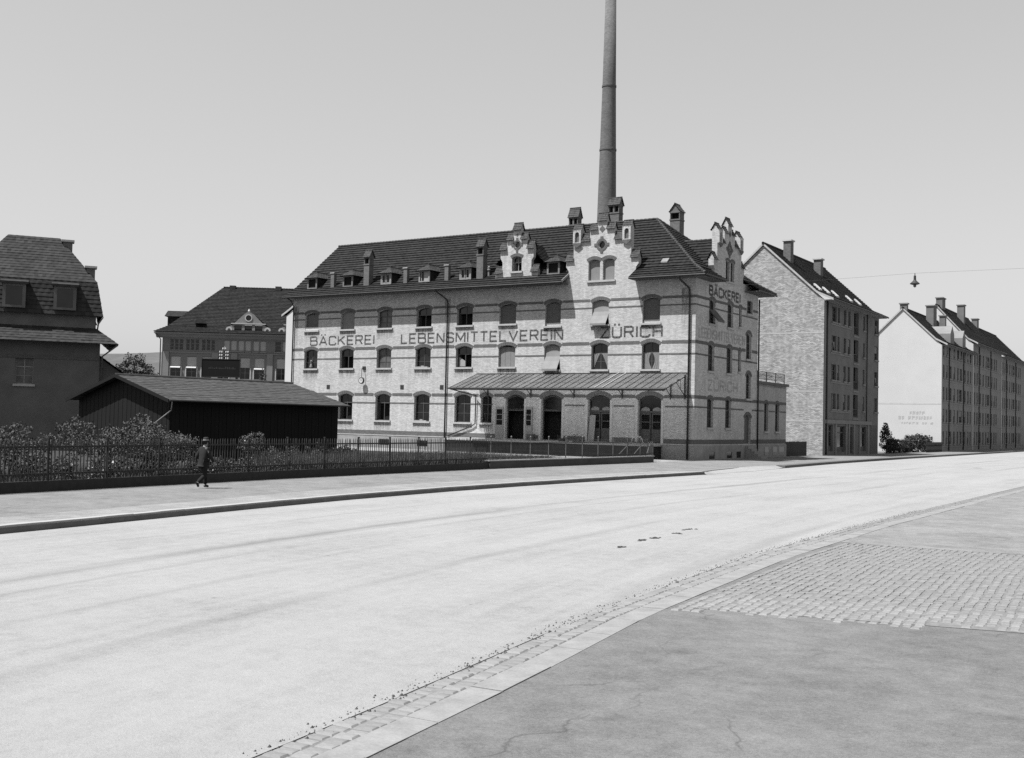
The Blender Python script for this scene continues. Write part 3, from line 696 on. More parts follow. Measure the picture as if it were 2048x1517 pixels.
# gable dressing
def gable_caps(M4, c, prof, name='gable_cap'):
    for a, e, zb, hh in prof:
        b = MB(M4); b.prism([(-.02, zb), (.47, zb), (.225, zb+hh*.82)], c+a+.06, c+e-.06, 'x'); b.build('gable_step', M['brick'], bakery)
        b = MB(M4); 
        roof_slope(b, (c+a-.03, -.14, zb-.06), (c+e+.03, -.14, zb-.06), (c+a-.03, .225, zb+hh), (c+e+.03, .225, zb+hh), .2, .11, .03, .012)
        roof_slope(b, (c+a-.03, .59, zb-.06), (c+e+.03, .59, zb-.06), (c+a-.03, .225, zb+hh), (c+e+.03, .225, zb+hh), .2, .11, .03, .012)
        b.tube([(c+a-.04, .225, zb+hh+.01), (c+e+.04, .225, zb+hh+.01)], .06, 6)
        b.build(name, M['ctile'], bakery)
M['ctile'] = tile_mat('cap_tile', .025, .065, (.11, .2, .2))
BIG = [(-3.25, -2.55, 15.62, .58), (-2.6, -1.84, 18.02, .53), (-1.86, -1.1, 17.13, .6), (-1.1, -.4, 18.0, .5), (-.42, .42, 18.69, .62), (.4, 1.1, 18.0, .5), (1.1, 1.86, 17.13, .6), (1.84, 2.6, 18.02, .53), (2.55, 3.25, 15.62, .58)]
def gable_dress(M4, c):
    gable_caps(M4, c, BIG)
    for s in (-1, 1):
        x = c+s*2.215
        b = MB(M4); b.plate([(x-.36, 16.95), (x+.36, 16.95), (x+.36, 18.02), (x-.36, 18.02)], [shift(arch_pts(.38, .82, .19), x, 17.05)], -.16, -.001); 
        b.prism([(x-.36, 16.95), (x+.36, 16.95), (x+.12, 16.62), (x-.12, 16.62)], -.12, -.001, 'y'); b.build('turret', M['brick'], bakery)
        b = MB(M4); b.plate(shift(arch_pts(.37, .81, .18), x, 17.055), [], -.02, -.002); b.build('niche_shade', M['band'], bakery)  # dark panel paints the recess shade, so the niche looks deeper
        b = MB(M4); b.prism([(x-.38, 16.99), (x+.38, 16.99), (x+.38, 16.86), (x, 16.62), (x-.38, 16.86)], -.18, -.121, 'y'); b.build('turret_corbel', M['arch'], bakery)
    b = MB(M4)
    for i in range(16):
        a0, a1 = 2*PI*i/16, 2*PI*(i+1)/16-.02
        b.prism([(c-.03+r*math.cos(a), 16.75+r*math.sin(a)) for r, a in ((.303, a0), (.5, a0), (.5, a1), (.303, a1))], -.04, -.001, 'y')
    for dx, dz in ((.54, 0), (-.54, 0), (0, .54), (0, -.54)): b.box(c-.03+dx-.12, c-.03+dx+.12, -.045, -.002, 16.75+dz-.12, 16.75+dz+.12)
    b.build('oculus_surround', M['arch'], bakery)
    b = MB(M4); b.plate(circ(c-.03, 16.75, .31), [], .2, .22); b.build('oculus_pane', M['glass'], bakery)
    b = MB(M4); b.prism([(c-.27, 18.0), (c, 17.72), (c+.27, 18.0), (c, 18.28)], -.02, -.001, 'y'); b.build('brick_diamond', M['arch'], bakery)
gable_dress(None, -8.07); gable_dress(TS, 6.55)
# small set-back gable dormer
DC = -16.08
dh = [(-2.08, 14.2), (-2.08, 14.98), (-1.42, 14.98), (-1.42, 15.9), (-1.62, 16.2), (-1.62, 16.93), (-.98, 16.93), (-.98, 17.74), (-.36, 17.74), (-.36, 18.54)]
mb = MB(); mb.plate([(DC+a, z) for a, z in dh]+[(DC-a, z) for a, z in reversed(dh)], [shift(arch_pts(.96, 1.25, .14), DC, 15.06), circ(DC+.0, 17.28, .28)], .05, .42); mb.build('dormer_gable', M['brick'], bakery)
window(bakery, DC, 15.06, .96, 1.25, .14, style='open', at=(DC, .05, 15.06), rz=0, fm='frame_light', sill=True)
b = MB(Matrix.Translation((0, .05, 0))); arch_ring(b, DC, 15.06, .96, 1.25, .14, .26, -.03, -.001)
for i in range(16):
    a0, a1 = 2*PI*i/16, 2*PI*(i+1)/16-.02
    b.prism([(DC+r*math.cos(a), 17.28+r*math.sin(a)) for r, a in ((.283, a0), (.4, a0), (.4, a1), (.283, a1))], -.04, -.001, 'y')
for dx, dz in ((.45, 0), (-.45, 0), (0, .45), (0, -.5)): b.box(DC+dx-.1, DC+dx+.1, -.045, -.002, 17.28+dz-.12, 17.28+dz+.12)
b.box(DC-.08, DC+.08, -.02, -.001, 18.0, 18.2)
b.build('brick_arch', M['arch'], bakery)
b = MB(); b.plate(circ(DC, 17.28, .29), [], .25, .27); b.build('oculus_pane', M['glass_grey'], bakery)
gable_caps(Matrix.Translation((0, .02, 0)), DC, [(-2.1, -1.42, 14.98, .55), (-1.66, -1.0, 16.93, .64), (-1.0, -.36, 17.74, .5), (-.4, .4, 18.54, .58), (.36, 1.0, 17.74, .5), (1.0, 1.66, 16.93, .64), (1.42, 2.1, 14.98, .55)])
b = MB(); b.box(DC-2.1, DC+2.1, -.04, .05, 14.3, 14.55); b.build('dormer_flashing', M['zinc_light'], bakery)
b = MB()
for s in (-1, 1): roof_slope(b, (DC+s*2.35, .44, 15.8), (DC+s*2.35, 3.2, 15.8), (DC, .44, 17.75), (DC, 3.9, 17.75), .28, .12)
b.build('dormer_roof', M['tile'], bakery)
for s in (-1, 1): b = MB(); b.box(DC+s*1.4-.1, DC+s*1.4+.1, .43, 2.6, 14.4, 16.05); b.build('dormer_side', M['tile'], bakery)

# ---------------------------------------------------------------- roof
YE, YK, YR, ZE, ZK, ZR = -1.1, .4, 6.55, 13.85, 14.75, 19.7
XL, XR, XRE = -41.45, 1.2, -6.45
def roof_part(args, name='roof_tiles'): 
    b = MB()
    for a in args: roof_slope(b, *a)
    return b.build(name, M['tile'], bakery, 'stuff', recalc=False)
roof_part([((XL, YE, ZE), (-11.05, YE, ZE), (XL, YK, ZK), (-11.05, YK, ZK)), ((-5.1, YE, ZE), (XR, YE, ZE), (-5.1, YK, ZK), (-.3, YK, ZK)),
           ((XL, YK, ZK), (-.3, YK, ZK), (XL, YR, ZR), (XRE, YR, ZR))])
roof_part([((XR, YE, ZE), (XR, 2.9, ZE), (-.3, YK, ZK), (-.3, 3.1, ZK)), ((XR, 10.2, ZE), (XR, 14.2, ZE), (-.3, 10.0, ZK), (-.3, 12.7, ZK)), ((-.3, YK, ZK), (-.3, 12.7, ZK), (XRE, YR, ZR), (XRE, YR, ZR))])
roof_part([((XL, 14.2, ZE), (XR, 14.2, ZE), (XL, 12.7, ZK), (-.3, 12.7, ZK)), ((XL, 12.7, ZK), (-.3, 12.7, ZK), (XL, YR, ZR), (XRE, YR, ZR))])
# saddle roofs behind the two big gables
roof_part([((-11.05, .45, 14.85), (-11.05, 3.0, 14.85), (-8.07, .45, 17.55), (-8.07, 5.0, 17.55)), ((-5.1, .45, 14.85), (-5.1, 3.0, 14.85), (-8.07, .45, 17.55), (-8.07, 5.0, 17.55)),
           ((-.45, 3.4, 14.85), (-3.0, 3.4, 14.85), (-.45, 6.55, 17.6), (-5.0, 6.55, 17.6)), ((-.45, 9.7, 14.85), (-3.0, 9.7, 14.85), (-.45, 6.55, 17.6), (-5.0, 6.55, 17.6))])
b = MB(); ridge_caps(b, (XL, YR, ZR+.03), (XRE, YR, ZR+.03)); ridge_caps(b, (XR, YE, ZE+.04), (-.3, YK, ZK+.04)); ridge_caps(b, (-.3, YK, ZK+.04), (XRE, YR, ZR+.04))
ridge_caps(b, (XR, 14.2, ZE+.04), (-.3, 12.7, ZK+.04)); ridge_caps(b, (-.3, 12.7, ZK+.04), (XRE, YR, ZR+.04)); ridge_caps(b, (-.4, 6.55, 17.64), (-4.4, 6.55, 17.64), .11)
b.build('ridge_tiles', M['ridge'], bakery)
# eaves: soffit boards and half-round gutters
b = MB()
for x0, x1, y0, y1, z0 in ((XL+.05, -11.08, -1.0, 0, 13.72), (-5.08, XR-.1, -1.0, 0, 13.72), (0, XR-.1, -.998, 3.2, 13.71), (0, XR-.1, 9.9, 14.1, 13.71), (-41, 0, 13.1, 14.1, 13.7)):
    b = MB(); b.box(x0, x1, y0, y1, z0, z0+.08); b.build('soffit', M['wood'], bakery)
b = MB()
for p_, q_ in (((XL, YE-.05), (-11.05, YE-.05)), ((-5.1, YE-.05), (XR+.02, YE-.05)), ((XR+.05, YE+.05), (XR+.05, 3.2)), ((XR+.05, 10), (XR+.05, 14.2))):
    b = MB(); b.tube([(p_[0], p_[1], ZE-.06), (q_[0], q_[1], ZE-.06)], .075, 8); b.build('gutter', M['eave_gutter'], bakery)
for x, s in ((-11.05, 1), (-5.1, -1)): b = MB(); b.add([(x-.03, YE-.02, ZE-.1), (x+.03, YE-.02, ZE-.1), (x+.03, YK, ZK-.05), (x-.03, YK, ZK-.05), (x-.03, YE-.02, ZE+.1), (x+.03, YE-.02, ZE+.1), (x+.03, YK, ZK+.12), (x-.03, YK, ZK+.12)], [(0, 3, 2, 1), (4, 5, 6, 7), (0, 1, 5, 4), (1, 2, 6, 5), (2, 3, 7, 6), (3, 0, 4, 7)]); b.build('rake_flashing', M['zinc_light'], bakery)
# downpipes
def pipe(pts, r=.06, m='iron_grey', parent=None): b = MB(); b.tube(pts, r, 8); return b.build('downpipe', M[m], parent or bakery, smooth=True)
pipe([(-23.6, YE-.05, ZE-.1), (-23.55, -.9, 13.55), (-23.05, -.16, 13.0), (-22.93, -.14, 12.7), (-22.93, -.14, 1.1)], .065, 'iron')
pipe([(-.95, YE-.05, ZE-.1), (-.9, -.9, 13.5), (-.5, -.16, 12.95), (-.45, -.14, 12.6), (-.45, -.14, 0.05)], .075, 'iron')
pipe([(-40.95, YE, ZE-.1), (-40.95, -.5, 13.5), (-40.95, -.14, 13.0), (-40.95, -.14, .1)], .06, 'iron')
# dormer windows
def dormer(xc, style):
    y0, z0, w, h = .12, 14.62, 1.2, 1.05
    b = MB(); b.plate([(xc-w/2, z0-.15), (xc+w/2, z0-.15), (xc+w/2, z0+h), (xc-w/2, z0+h)], [[(xc-.45, z0+.12), (xc+.45, z0+.12), (xc+.45, z0+h-.12), (xc-.45, z0+h-.12)]], y0, y0+.1)
    fr = b.build('dormer', M['frame_light'] if style != 'dark' else M['zinc'], bakery)
    b = MB()
    for s in (-1, 1): b.prism([(y0+.1, z0-.1), (y0+.1, z0+h-.02), (1.75, z0+h-.02), (.5, z0-.1)], xc+s*w/2-.06, xc+s*w/2+.06, 'x')
    b.build('dormer_cheek', M['tile'], fr)
    ze = z0+h-.02; za = ze+.62; yf = y0-.22; o = w/2+.2
    b = MB(); roof_slope(b, (xc-o, yf, ze), (xc+o, yf, ze), (xc, yf+.85, za), (xc, yf+.85, za), .2, .11, .03, .012)
    for s in (-1, 1): roof_slope(b, (xc+s*o, yf, ze), (xc+s*o, 1.9, ze), (xc, yf+.85, za), (xc, 2.6, za), .2, .11, .03, .012)
    b.tube([(xc, yf+.8, za+.02), (xc, 2.5, za+.02)], .07, 6); b.tube([(xc, yf+.85, za), (xc, yf+.85, za+.12)], .05, 5)
    b.build('dormer_roof', M['ridge'], fr, recalc=False)
    b = MB(); b.box(xc-.46, xc+.46, y0+.12, y0+.14, z0+.1, z0+h-.1); b.build('dormer_pane', M['void'] if style == 'dark' else M['glass'], fr)
    if style == 'leaves':
        for s in (-1, 1): b = MB(); b.plate([(xc+s*.24-.2, z0+.13), (xc+s*.24+.2, z0+.13), (xc+s*.24+.2, z0+h-.13), (xc+s*.24-.2, z0+h-.13)], [[(xc+s*.24-.13, z0+.2), (xc+s*.24+.13, z0+.2), (xc+s*.24+.13, z0+h-.2), (xc+s*.24-.13, z0+h-.2)]], y0+.03, y0+.08); b.build('casement', M['frame_light'], fr)
    if style == 'blind':
        b = MB(); b.box(xc-.05, xc+.42, y0+.06, y0+.08, z0+.13, z0+h-.13); b.build('dormer_blind', M['cloth'], fr)
        b = MB(); b.box(xc-.34, xc-.26, y0+.04, y0+.08, z0+.13, z0+h-.13); b.build('casement', M['frame_light'], fr)
    b = MB(); b.box(xc-w/2-.1, xc+w/2+.1, y0-.1, y0+.02, z0-.1, z0-.03); b.build('dormer_apron', M['zinc_light'] if style != 'dark' else M['zinc'], fr)
for xc, st in ((-38.95, 'dark'), (-34.55, 'dark'), (-30.05, 'leaves'), (-25.75, 'blind'), (-21.35, 'leaves'), (-12.6, 'dark')): dormer(xc, st)
# chimneys on the roof
def stack(xc, yc, w, d, z0, z1, zc, niches, ax='x'):
    b = MB(); b.box(xc-w/2, xc+w/2, yc-d/2, yc+d/2, z0, z1-.75); b.box(xc-w/2-.04, xc+w/2+.04, yc-d/2-.04, yc+d/2+.04, z1-.8, z1-.68)
    zb = z1-.68
    nn = niches; pw = w/nn
    for i in range(nn+1): x = xc-w/2+i*pw; b.box(max(x-.07, xc-w/2), min(x+.07, xc+w/2), yc-d/2, yc+d/2, zb, z1-.16)
    b.box(xc-w/2-.03, xc+w/2+.03, yc-d/2-.03, yc+d/2+.03, z1-.16, z1)
    if ax == 'x': b.prism([(yc-d/2, z1), (yc+d/2, z1), (yc, zc-.04)], xc-w/2, xc+w/2, 'x')
    else: b.prism([(xc-w/2, z1), (xc+w/2, z1), (xc, zc-.04)], yc-d/2, yc+d/2, 'y')
    ch = b.build('chimney', M['cbrick'], bakery)
    b = MB(); b.box(xc-w/2+.06, xc+w/2-.06, yc-.08, yc+.08, zb-.02, z1-.1); b.build('flue', M['void'], ch)
    b = MB(); o = .1
    if ax == 'x':
        for s in (-1, 1): roof_slope(b, (xc-w/2-o, yc+s*(d/2+o), z1-.06), (xc+w/2+o, yc+s*(d/2+o), z1-.06), (xc-w/2-o, yc, zc), (xc+w/2+o, yc, zc), .2, .11, .03, .012)
        b.tube([(xc-w/2-o, yc, zc), (xc+w/2+o, yc, zc)], .06, 6)
    else:
        for s in (-1, 1): roof_slope(b, (xc+s*(w/2+o), yc-d/2-o, z1-.06), (xc+s*(w/2+o), yc+d/2+o, z1-.06), (xc, yc-d/2-o, zc), (xc, yc+d/2+o, zc), .2, .11, .03, .012)
        b.tube([(xc, yc-d/2-o, zc), (xc, yc+d/2+o, zc)], .06, 6)
    b.build('chimney_cap', M['ctile'], ch, recalc=False)
    return ch
M['cbrick'] = brick_mat('chimney_brick', .13, .09, .1, blotch=.2)
stack(-32.32, .4, .62, .62, 14.3, 17.3, 17.9, 1); stack(-19.83, .4, .66, .62, 14.3, 17.42, 18.05, 1)
stack(-14.95, 7.7, .9, .7, 18.6, 20.75, 21.6, 2); stack(-10.95, 7.7, 1.02, .75, 18.6, 21.5, 22.15, 2); stack(-5.85, 9.2, .9, .9, 17.0, 20.75, 21.4, 1, 'y')
for x in (-36.5, -27.92, -23.4):
    b = MB(); b.box(x-.2, x+.2, .2, .55, 14.4, 15.98); c_ = b.build('chimney', M['cbrick'], bakery)
    b = MB(); b.box(x-.26, x+.26, .14, .6, 15.98, 16.06); b.build('chimney_slab', M['stone'], c_)
b = MB(); b.lathe([(.1, -.3), (.09, .5), (.16, .52), (.16, .58), (.1, .62), (.12, .8), (.02, .9)], (-19.2, .55, 14.85), 10); b.build('vent_pipe', M['zinc_light'], bakery)
b = MB(); b.add([(-3.3, .72, 15.1), (-2.75, .72, 15.1), (-2.75, 1.12, 15.42), (-3.3, 1.12, 15.42), (-3.3, .72, 15.2), (-2.75, .72, 15.2), (-2.75, 1.12, 15.52), (-3.3, 1.12, 15.52)], [(0, 3, 2, 1), (4, 5, 6, 7), (0, 1, 5, 4), (1, 2, 6, 5), (2, 3, 7, 6), (3, 0, 4, 7)]); b.build('skylight', M['zinc'], bakery)

# ---------------------------------------------------------------- painted lettering
M['paint'] = worn_paint('worn_dark_lettering', .035, .2, .56, .09); M['paint_side'] = worn_paint('worn_side_lettering', .04, .16, .56, .1); M['paint_faint'] = worn_paint('faded_lettering', .11, .3, .47, .12)
GLYPH = {
 'B': (.66, [[(0, 0), (0, 1), (.5, 1), (.61, .9), (.61, .63), (.5, .53), (.02, .53)], [(.42, .53), (.54, .53), (.66, .42), (.66, .11), (.54, 0), (.02, 0)]]),
 'A': (.72, [[(0, 0), (.36, 1), (.72, 0)], [(.13, .3), (.59, .3)]]),
 'C': (.64, [[(.64, .76), (.64, .88), (.52, 1), (.12, 1), (0, .88), (0, .12), (.12, 0), (.52, 0), (.64, .12), (.64, .24)]]),
 'K': (.64, [[(0, 0), (0, 1)], [(.62, 1), (.03, .42)], [(.22, .58), (.64, 0)]]),
 'E': (.58, [[(.58, 1), (0, 1), (0, 0), (.58, 0)], [(.02, .51), (.5, .51)]]),
 'R': (.64, [[(0, 0), (0, 1), (.5, 1), (.61, .9), (.61, .61), (.5, .5), (.02, .5)], [(.36, .49), (.63, 0)]]),
 'I': (0.02, [[(0, 0), (0, 1)]]), 'L': (.54, [[(0, 1), (0, 0), (.54, 0)]]), 'N': (.62, [[(0, 0), (0, 1)], [(.01, 1), (.61, 0)], [(.62, 0), (.62, 1)]]),
 'S': (.62, [[(.6, .8), (.6, .88), (.48, 1), (.12, 1), (0, .88), (0, .64), (.12, .53), (.5, .48), (.62, .36), (.62, .12), (.5, 0), (.12, 0), (0, .12), (0, .2)]]),
 'M': (.78, [[(0, 0), (0, 1)], [(.02, 1), (.39, .22), (.76, 1)], [(.78, 1), (.78, 0)]]), 'T': (.6, [[(0, 1), (.6, 1)], [(.3, .98), (.3, 0)]]), 'V': (.7, [[(0, 1), (.35, 0), (.7, 1)]]),
 'Z': (.62, [[(0, 1), (.6, 1), (0.02, 0), (.62, 0)]]), 'U': (.64, [[(0, 1), (0, .12), (.12, 0), (.52, 0), (.64, .12), (.64, 1)]]), 'H': (.62, [[(0, 0), (0, 1)], [(.62, 0), (.62, 1)], [(.02, .5), (.6, .5)]])}
def ribbon(b, pts, w, y, y2):
    """flat painted stroke with mitred corners"""
    pts = [Vector((p[0], p[1])) for p in pts]; n = len(pts); L = []
    for k in range(n):
        d0 = (pts[k]-pts[k-1]).normalized() if k else (pts[1]-pts[0]).normalized(); d1 = (pts[k+1]-pts[k]).normalized() if k < n-1 else d0
        t = (d0+d1); t = t.normalized() if t.length > .2 else d0; nn = Vector((-t.y, t.x)); m = min(1.9, 1/max(.3, abs(nn@Vector((-d0.y, d0.x)))))
        L.append((pts[k]+nn*w/2*m, pts[k]-nn*w/2*m))
    vs = [(p.x, yy, p.y) for yy in (y, y2) for a in L for p in a]; o = 2*n; fs = []
    for k in range(n-1): fs += [(2*k, 2*k+1, 2*k+3, 2*k+2), (o+2*k, o+2*k+2, o+2*k+3, o+2*k+1), (2*k, 2*k+2, o+2*k+2, o+2*k), (2*k+1, o+2*k+1, o+2*k+3, 2*k+3)]
    b.add(vs, fs)
def lettering(txt, x0, x1, z0, z1, side=False, m='paint', stroke=.15, gap=.26):
    root = bpy.data.objects.new('lettering', None); COL.objects.link(root); root.parent = bakery; h = z1-z0
    base = {'Ä': 'A', 'Ü': 'U'}; tot = sum(GLYPH[base.get(q, q)][0] for q in txt)+gap*(len(txt)-1); sw = stroke*h
    sx = (x1-x0-sw)/tot; x = x0+sw/2
    for q in txt:
        gw, strokes = GLYPH[base.get(q, q)]; b = MB(TS if side else None)
        for k, st in enumerate(strokes): ribbon(b, [(x+px*sx, z0+sw/2+pz*(h-sw)) for px, pz in st], sw, -.009-.0008*k, -.0015)
        if q in base:
            for f in (.26, .74): ribbon(b, [(x+gw*f*sx-sw*.5, z1+.12*h), (x+gw*f*sx+sw*.5, z1+.12*h)], sw*1.0, -.009, -.0015)
        b.build('letter', M[m], root); x += (gw+gap)*sx
lettering('BÄCKEREI', -38.85, -31.05, 9.24, 10.14); lettering('LEBENSMITTELVEREIN', -28.05, -11.45, 9.22, 10.16); lettering('ZÜRICH', -8.1, -2.68, 9.28, 10.24, stroke=.16)
lettering('BÄCKEREI', 2.45, 9.05, 12.64, 13.5, True, 'paint_side', .22); lettering('LEBENSMITTELVEREIN', .6, 10.2, 9.25, 10.1, True, 'paint_faint', .16); lettering('ZÜRICH', 2.5, 8.7, 5.3, 6.2, True, 'paint_faint', .18)

# ---------------------------------------------------------------- doors, platform, canopy
for i, (c, w) in enumerate(DOORS):
    for s in (-1, 1):
        b = MB(); b.box(c+s*(w/2+.1)-.1, c+s*(w/2+.1)+.1, -.03, -.0015, PZ, 4.45); b.build('door_jamb', M['jamb'], bakery)
    b = MB(); b.plate(shift(arch_pts(w, 4.84-PZ, .34), c, PZ), [shift([(-w/2+.08, .0), (w/2-.08, 0), (w/2-.08, 2.42), (-w/2+.08, 2.42)], c, PZ), shift([(-w/2+.08, 2.55), (w/2-.08, 2.55)]+[(w/2-.08-(w-.16)*k/4, 3.3+.3*math.sin(PI*k/4)) for k in range(5)], c, PZ)], .3, .4)
    fr = b.build('door_frame', M['frame'], bakery)
    b = MB(); b.box(c-w/2+.06, c+w/2-.06, .34, .36, PZ+2.5, 4.75); b.build('fanlight', M['glass'], fr)
    if i >= 2:
        for s in (-1, 1):
            x = c+s*(w/4-.02); ww = w/4-.06
            b = MB(); b.plate([(x-ww, PZ), (x+ww, PZ), (x+ww, PZ+2.4), (x-ww, PZ+2.4)], [[(x-ww+.09, PZ+1.15+k*.6), (x+ww-.09, PZ+1.15+k*.6), (x+ww-.09, PZ+1.67+k*.6), (x-ww+.09, PZ+1.67+k*.6)] for k in (0, 1)], .33, .38)
            b.box(x-ww+.1, x+ww-.1, .31, .33, PZ+.15, PZ+.95); b.build('door_leaf', M['frame'], fr)
            b = MB(); b.box(x-ww+.08, x+ww-.08, .36, .37, PZ+1.1, PZ+2.36); b.build('door_glass', M['glass'], fr)
        b = MB()
        for s in (-1, 1): b.prism([(c+s*w/4-.36, PZ+2.56), (c+s*w/4+.36, PZ+2.56), (c+s*w/4+.36, PZ+2.72), (c+s*w/4+.2, PZ+2.82), (c+s*w/4, PZ+2.86), (c+s*w/4-.2, PZ+2.8), (c+s*w/4-.36, PZ+2.7)], .31, .33, 'y')
        b.build('fanlight_curtain', M['blind_light'], fr)
    else:
        b = MB(); b.box(c-w/2+.05, c+w/2-.05, 1.05, 1.1, PZ, 4.7); b.build('dark_room', M['void'], fr)
        b = MB(); b.box(c-w/2+.06, c+w/2-.06, .3, .42, PZ+2.5, PZ+2.56); b.build('transom_bar', M['frame_light'], fr)
for x, w in ((-17.36, .78), (-14.5, .66)):       # the two leaves of the first door stand open against the wall
    b = MB(); b.plate([(x-w/2, PZ+.04), (x+w/2, PZ+.04), (x+w/2, 3.78), (x-w/2, 3.78)], [[(x-w/2+.1, 2.3), (x+w/2-.1, 2.3), (x+w/2-.1, 3.6), (x-w/2+.1, 3.6)]], -.11, -.05); lf = b.build('door_leaf', M['frame_light'], bakery)
    b = MB(); b.box(x-w/2+.09, x+w/2-.09, -.09, -.07, 2.3, 3.6); b.build('door_glass', M['glass'], lf)
    for k in (1, 2): b = MB(); b.box(x-w/2+.1, x+w/2-.1, -.1, -.06, 2.3+k*.43-.02, 2.3+k*.43+.02); b.build('glazing_bar', M['frame_light'], lf)
b = MB(); b.box(-21.6, -2.6, -1.9, -.1, -.3, .96); plat = b.build('loading_platform', M['tarwall'], bakery)
b = MB(); b.box(-21.66, -2.54, -1.97, -.1, .96, 1.08); b.build('platform_slab', M['stone'], plat)
b = MB(TS); b.plate(shift(arch_pts(1.48, 2.4, .3), 11.05, 1.2), [], .2, .25); dr = b.build('side_door', M['frame'], bakery)
b = MB(TS); 
for k in range(5): b.box(10.4, 11.7, -.07-.28*(5-k), -.07-.28*(4-k), -.2, .2*(k+1))
b.build('door_step', M['plinth'], bakery)
# canopy of sheet panels
X0, X1, ZT, ZF, YF = -19.78, -.6, 6.5, 5.2, -4.0
can = bpy.data.objects.new('canopy', None); COL.objects.link(can); can.parent = bakery
NP = 30; pw = (X1-X0)/NP
def wired_glass(name, base, trans):
    """ribbed obscured glass: dull from above, but it lets scattered light through"""
    m, n, b = new_mat(name); a = noise(n, coords(n, (1, .3, 1)), 1.6, 5); c_ = ramp(n, a, [(.3, base*.65), (.7, base*1.4)])
    n.links.new(c_, b.inputs['Base Color']); b.inputs['Roughness'].default_value = .5; b.inputs['Specular IOR Level'].default_value = .3
    t = n.nodes.new('ShaderNodeBsdfTranslucent'); t.inputs[0].default_value = g3(trans); ad = n.nodes.new('ShaderNodeAddShader')
    n.links.new(b.outputs[0], ad.inputs[0]); n.links.new(t.outputs[0], ad.inputs[1]); n.links.new(ad.outputs[0], n.nodes['Material Output'].inputs[0]); return m
M['sheet'] = wired_glass('ribbed_glass', .02, .5); M['sheet_b'] = wired_glass('pale_ribbed_glass', .035, .5)
for i in range(NP):
    a, c = X0+i*pw+.012, X0+(i+1)*pw-.012; dz = random.uniform(-.012, .012); t = .025
    b = MB(); b.add([(a, -.06, ZT+dz), (c, -.06, ZT+dz), (c, YF, ZF+dz), (a, YF, ZF+dz)], [(3, 2, 1, 0)])
    b.build('canopy_pane', M['sheet_b'] if i in (3, 4, 9, 10, 20, 21, 22) else M['sheet'], can, recalc=False)
    b = MB(); b.tube([(a-.012, -.06, ZT+.01), (a-.012, YF, ZF+.01)], .034, 5); b.build('glazing_bar', M['iron'], can)
b = MB()
for i in (21, 22): x = X0+i*pw; b.tube([(x, -.06, ZT+.06), (x, YF, ZF+.06)], .035, 5)
b.build('pale_seam', M['stone'], can)
b = MB(); b.tube([(X0-.05, YF-.06, ZF-.02), (X1+.05, YF-.06, ZF-.02)], .06, 8); b.box(X0, X1, -.08, -.0, ZT-.02, ZT+.08); b.build('canopy_gutter', M['iron'], can)
b = MB()
for y in (-1.2, -2.5, -3.8): zz = ZF+(ZT-ZF)*(1+(y)/4)-.1; b.box(X0+.05, X1-.05, y-.05, y+.05, zz-.1, zz)
b.build('canopy_purlin', M['iron'], can)
for x in (-18.6, -14.35, -10.3, -6.0, -1.9, -.75):
    b = MB(); b.box(x-.04, x+.04, -.12, -.04, 4.7, 6.4); b.tube([(x, -.1, 6.25), (x, -3.95, ZF-.14)], .04, 6); b.tube([(x, -.1, 4.8), (x, -1.6, 5.75)], .03, 6)
    b.tube([(x, -.9, 5.98), (x, -.9, 5.3)], .02, 5); b.lathe([(.02, -.12), (.06, -.05), (.02, .02)], (x, -.1, 4.66), 8); b.build('canopy_bracket', M['iron'], can)
pipe([(X0+.1, YF-.02, ZF-.05), (X0+.15, -2.5, 4.95), (-19.6, -.3, 4.7), (-19.75, -.15, 4.6), (-19.78, -.13, 2.35), (-20.2, -.13, 2.1), (-22.6, -.13, 1.25)], .05, 'iron')
# ---------------------------------------------------------------- factory chimney
fc = thing('factory_chimney', 'tall round tapering brick smokestack rising behind the bakery roof', 'chimney', (-16.25, 16, 0))
M['fbrick'] = brick_mat('smokestack_brick', .125, .085, .1, blotch=.25, bscale=1.2)
b = MB(); b.lathe([(1.18, -.2), (.9, 22.4), (.64, 35.3), (.47, 46.5)], n=40); b.build('shaft', M['fbrick'], fc, smooth=True)
for z in (34.75, 28.6):
    b = MB(); r = .9-.26*(z-22.4)/12.9+.005; b.lathe([(r, 0), (r+.04, .02), (r+.04, .2), (r, .22)], (0, 0, z), 40); b.build('iron_ring', M['band'], fc)
b = MB(); b.lathe([(.47, 46.4), (.55, 46.6), (.55, 47.2), (.62, 47.4), (.62, 48.0), (.57, 48.1), (.35, 48.1), (.35, 47.2)], n=40); b.build('crown', M['cbrick'], fc)
# ---------------------------------------------------------------- low annex
M['brick_b'] = brick_mat('annex_brick', .29, .22, .24)
annex = thing('annex', 'low flat-roofed brick annex with a railing on top, joined to the bakery back', 'annex', (0, 13.1, 0))
b = MB(TS); aw = [(15.55-13.1, .95), (18.35-13.1, 1.0)]
b.plate([(.003, -.3), (7.6, -.3), (7.6, 6.3), (.003, 6.3)], [shift(arch_pts(w, 2.5, .2), y, 2.25) for y, w in aw], .04, .4); b.build('wall', M['brick_b'], annex)
b = MB(); b.box(-9, -.4, 7.2, 7.6, -.3, 6.3); b.box(-9, -.04, .02, 7.2, 6.1, 6.3); b.build('wall', M['brick_b'], annex)
for y, w in aw:
    window(annex, y, 2.25, w, 2.5, .2, at=(-.04, y, 2.25), rz=R(90), depth=.18)
    b = MB(TS); arch_ring(b, y, 2.25, w, 2.5, .2, .24, .015, .039); b.build('brick_arch', M['arch'], annex)
b = MB(TS); 
for z, h in ((4.753, .25), (3.996, .12)):
    x = .1
    for y, w in aw+[(7.6, 0)]: b.box(x, y-w/2-.12 if w else y, .028, .039, z-h/2, z+h/2); x = y+w/2+.12
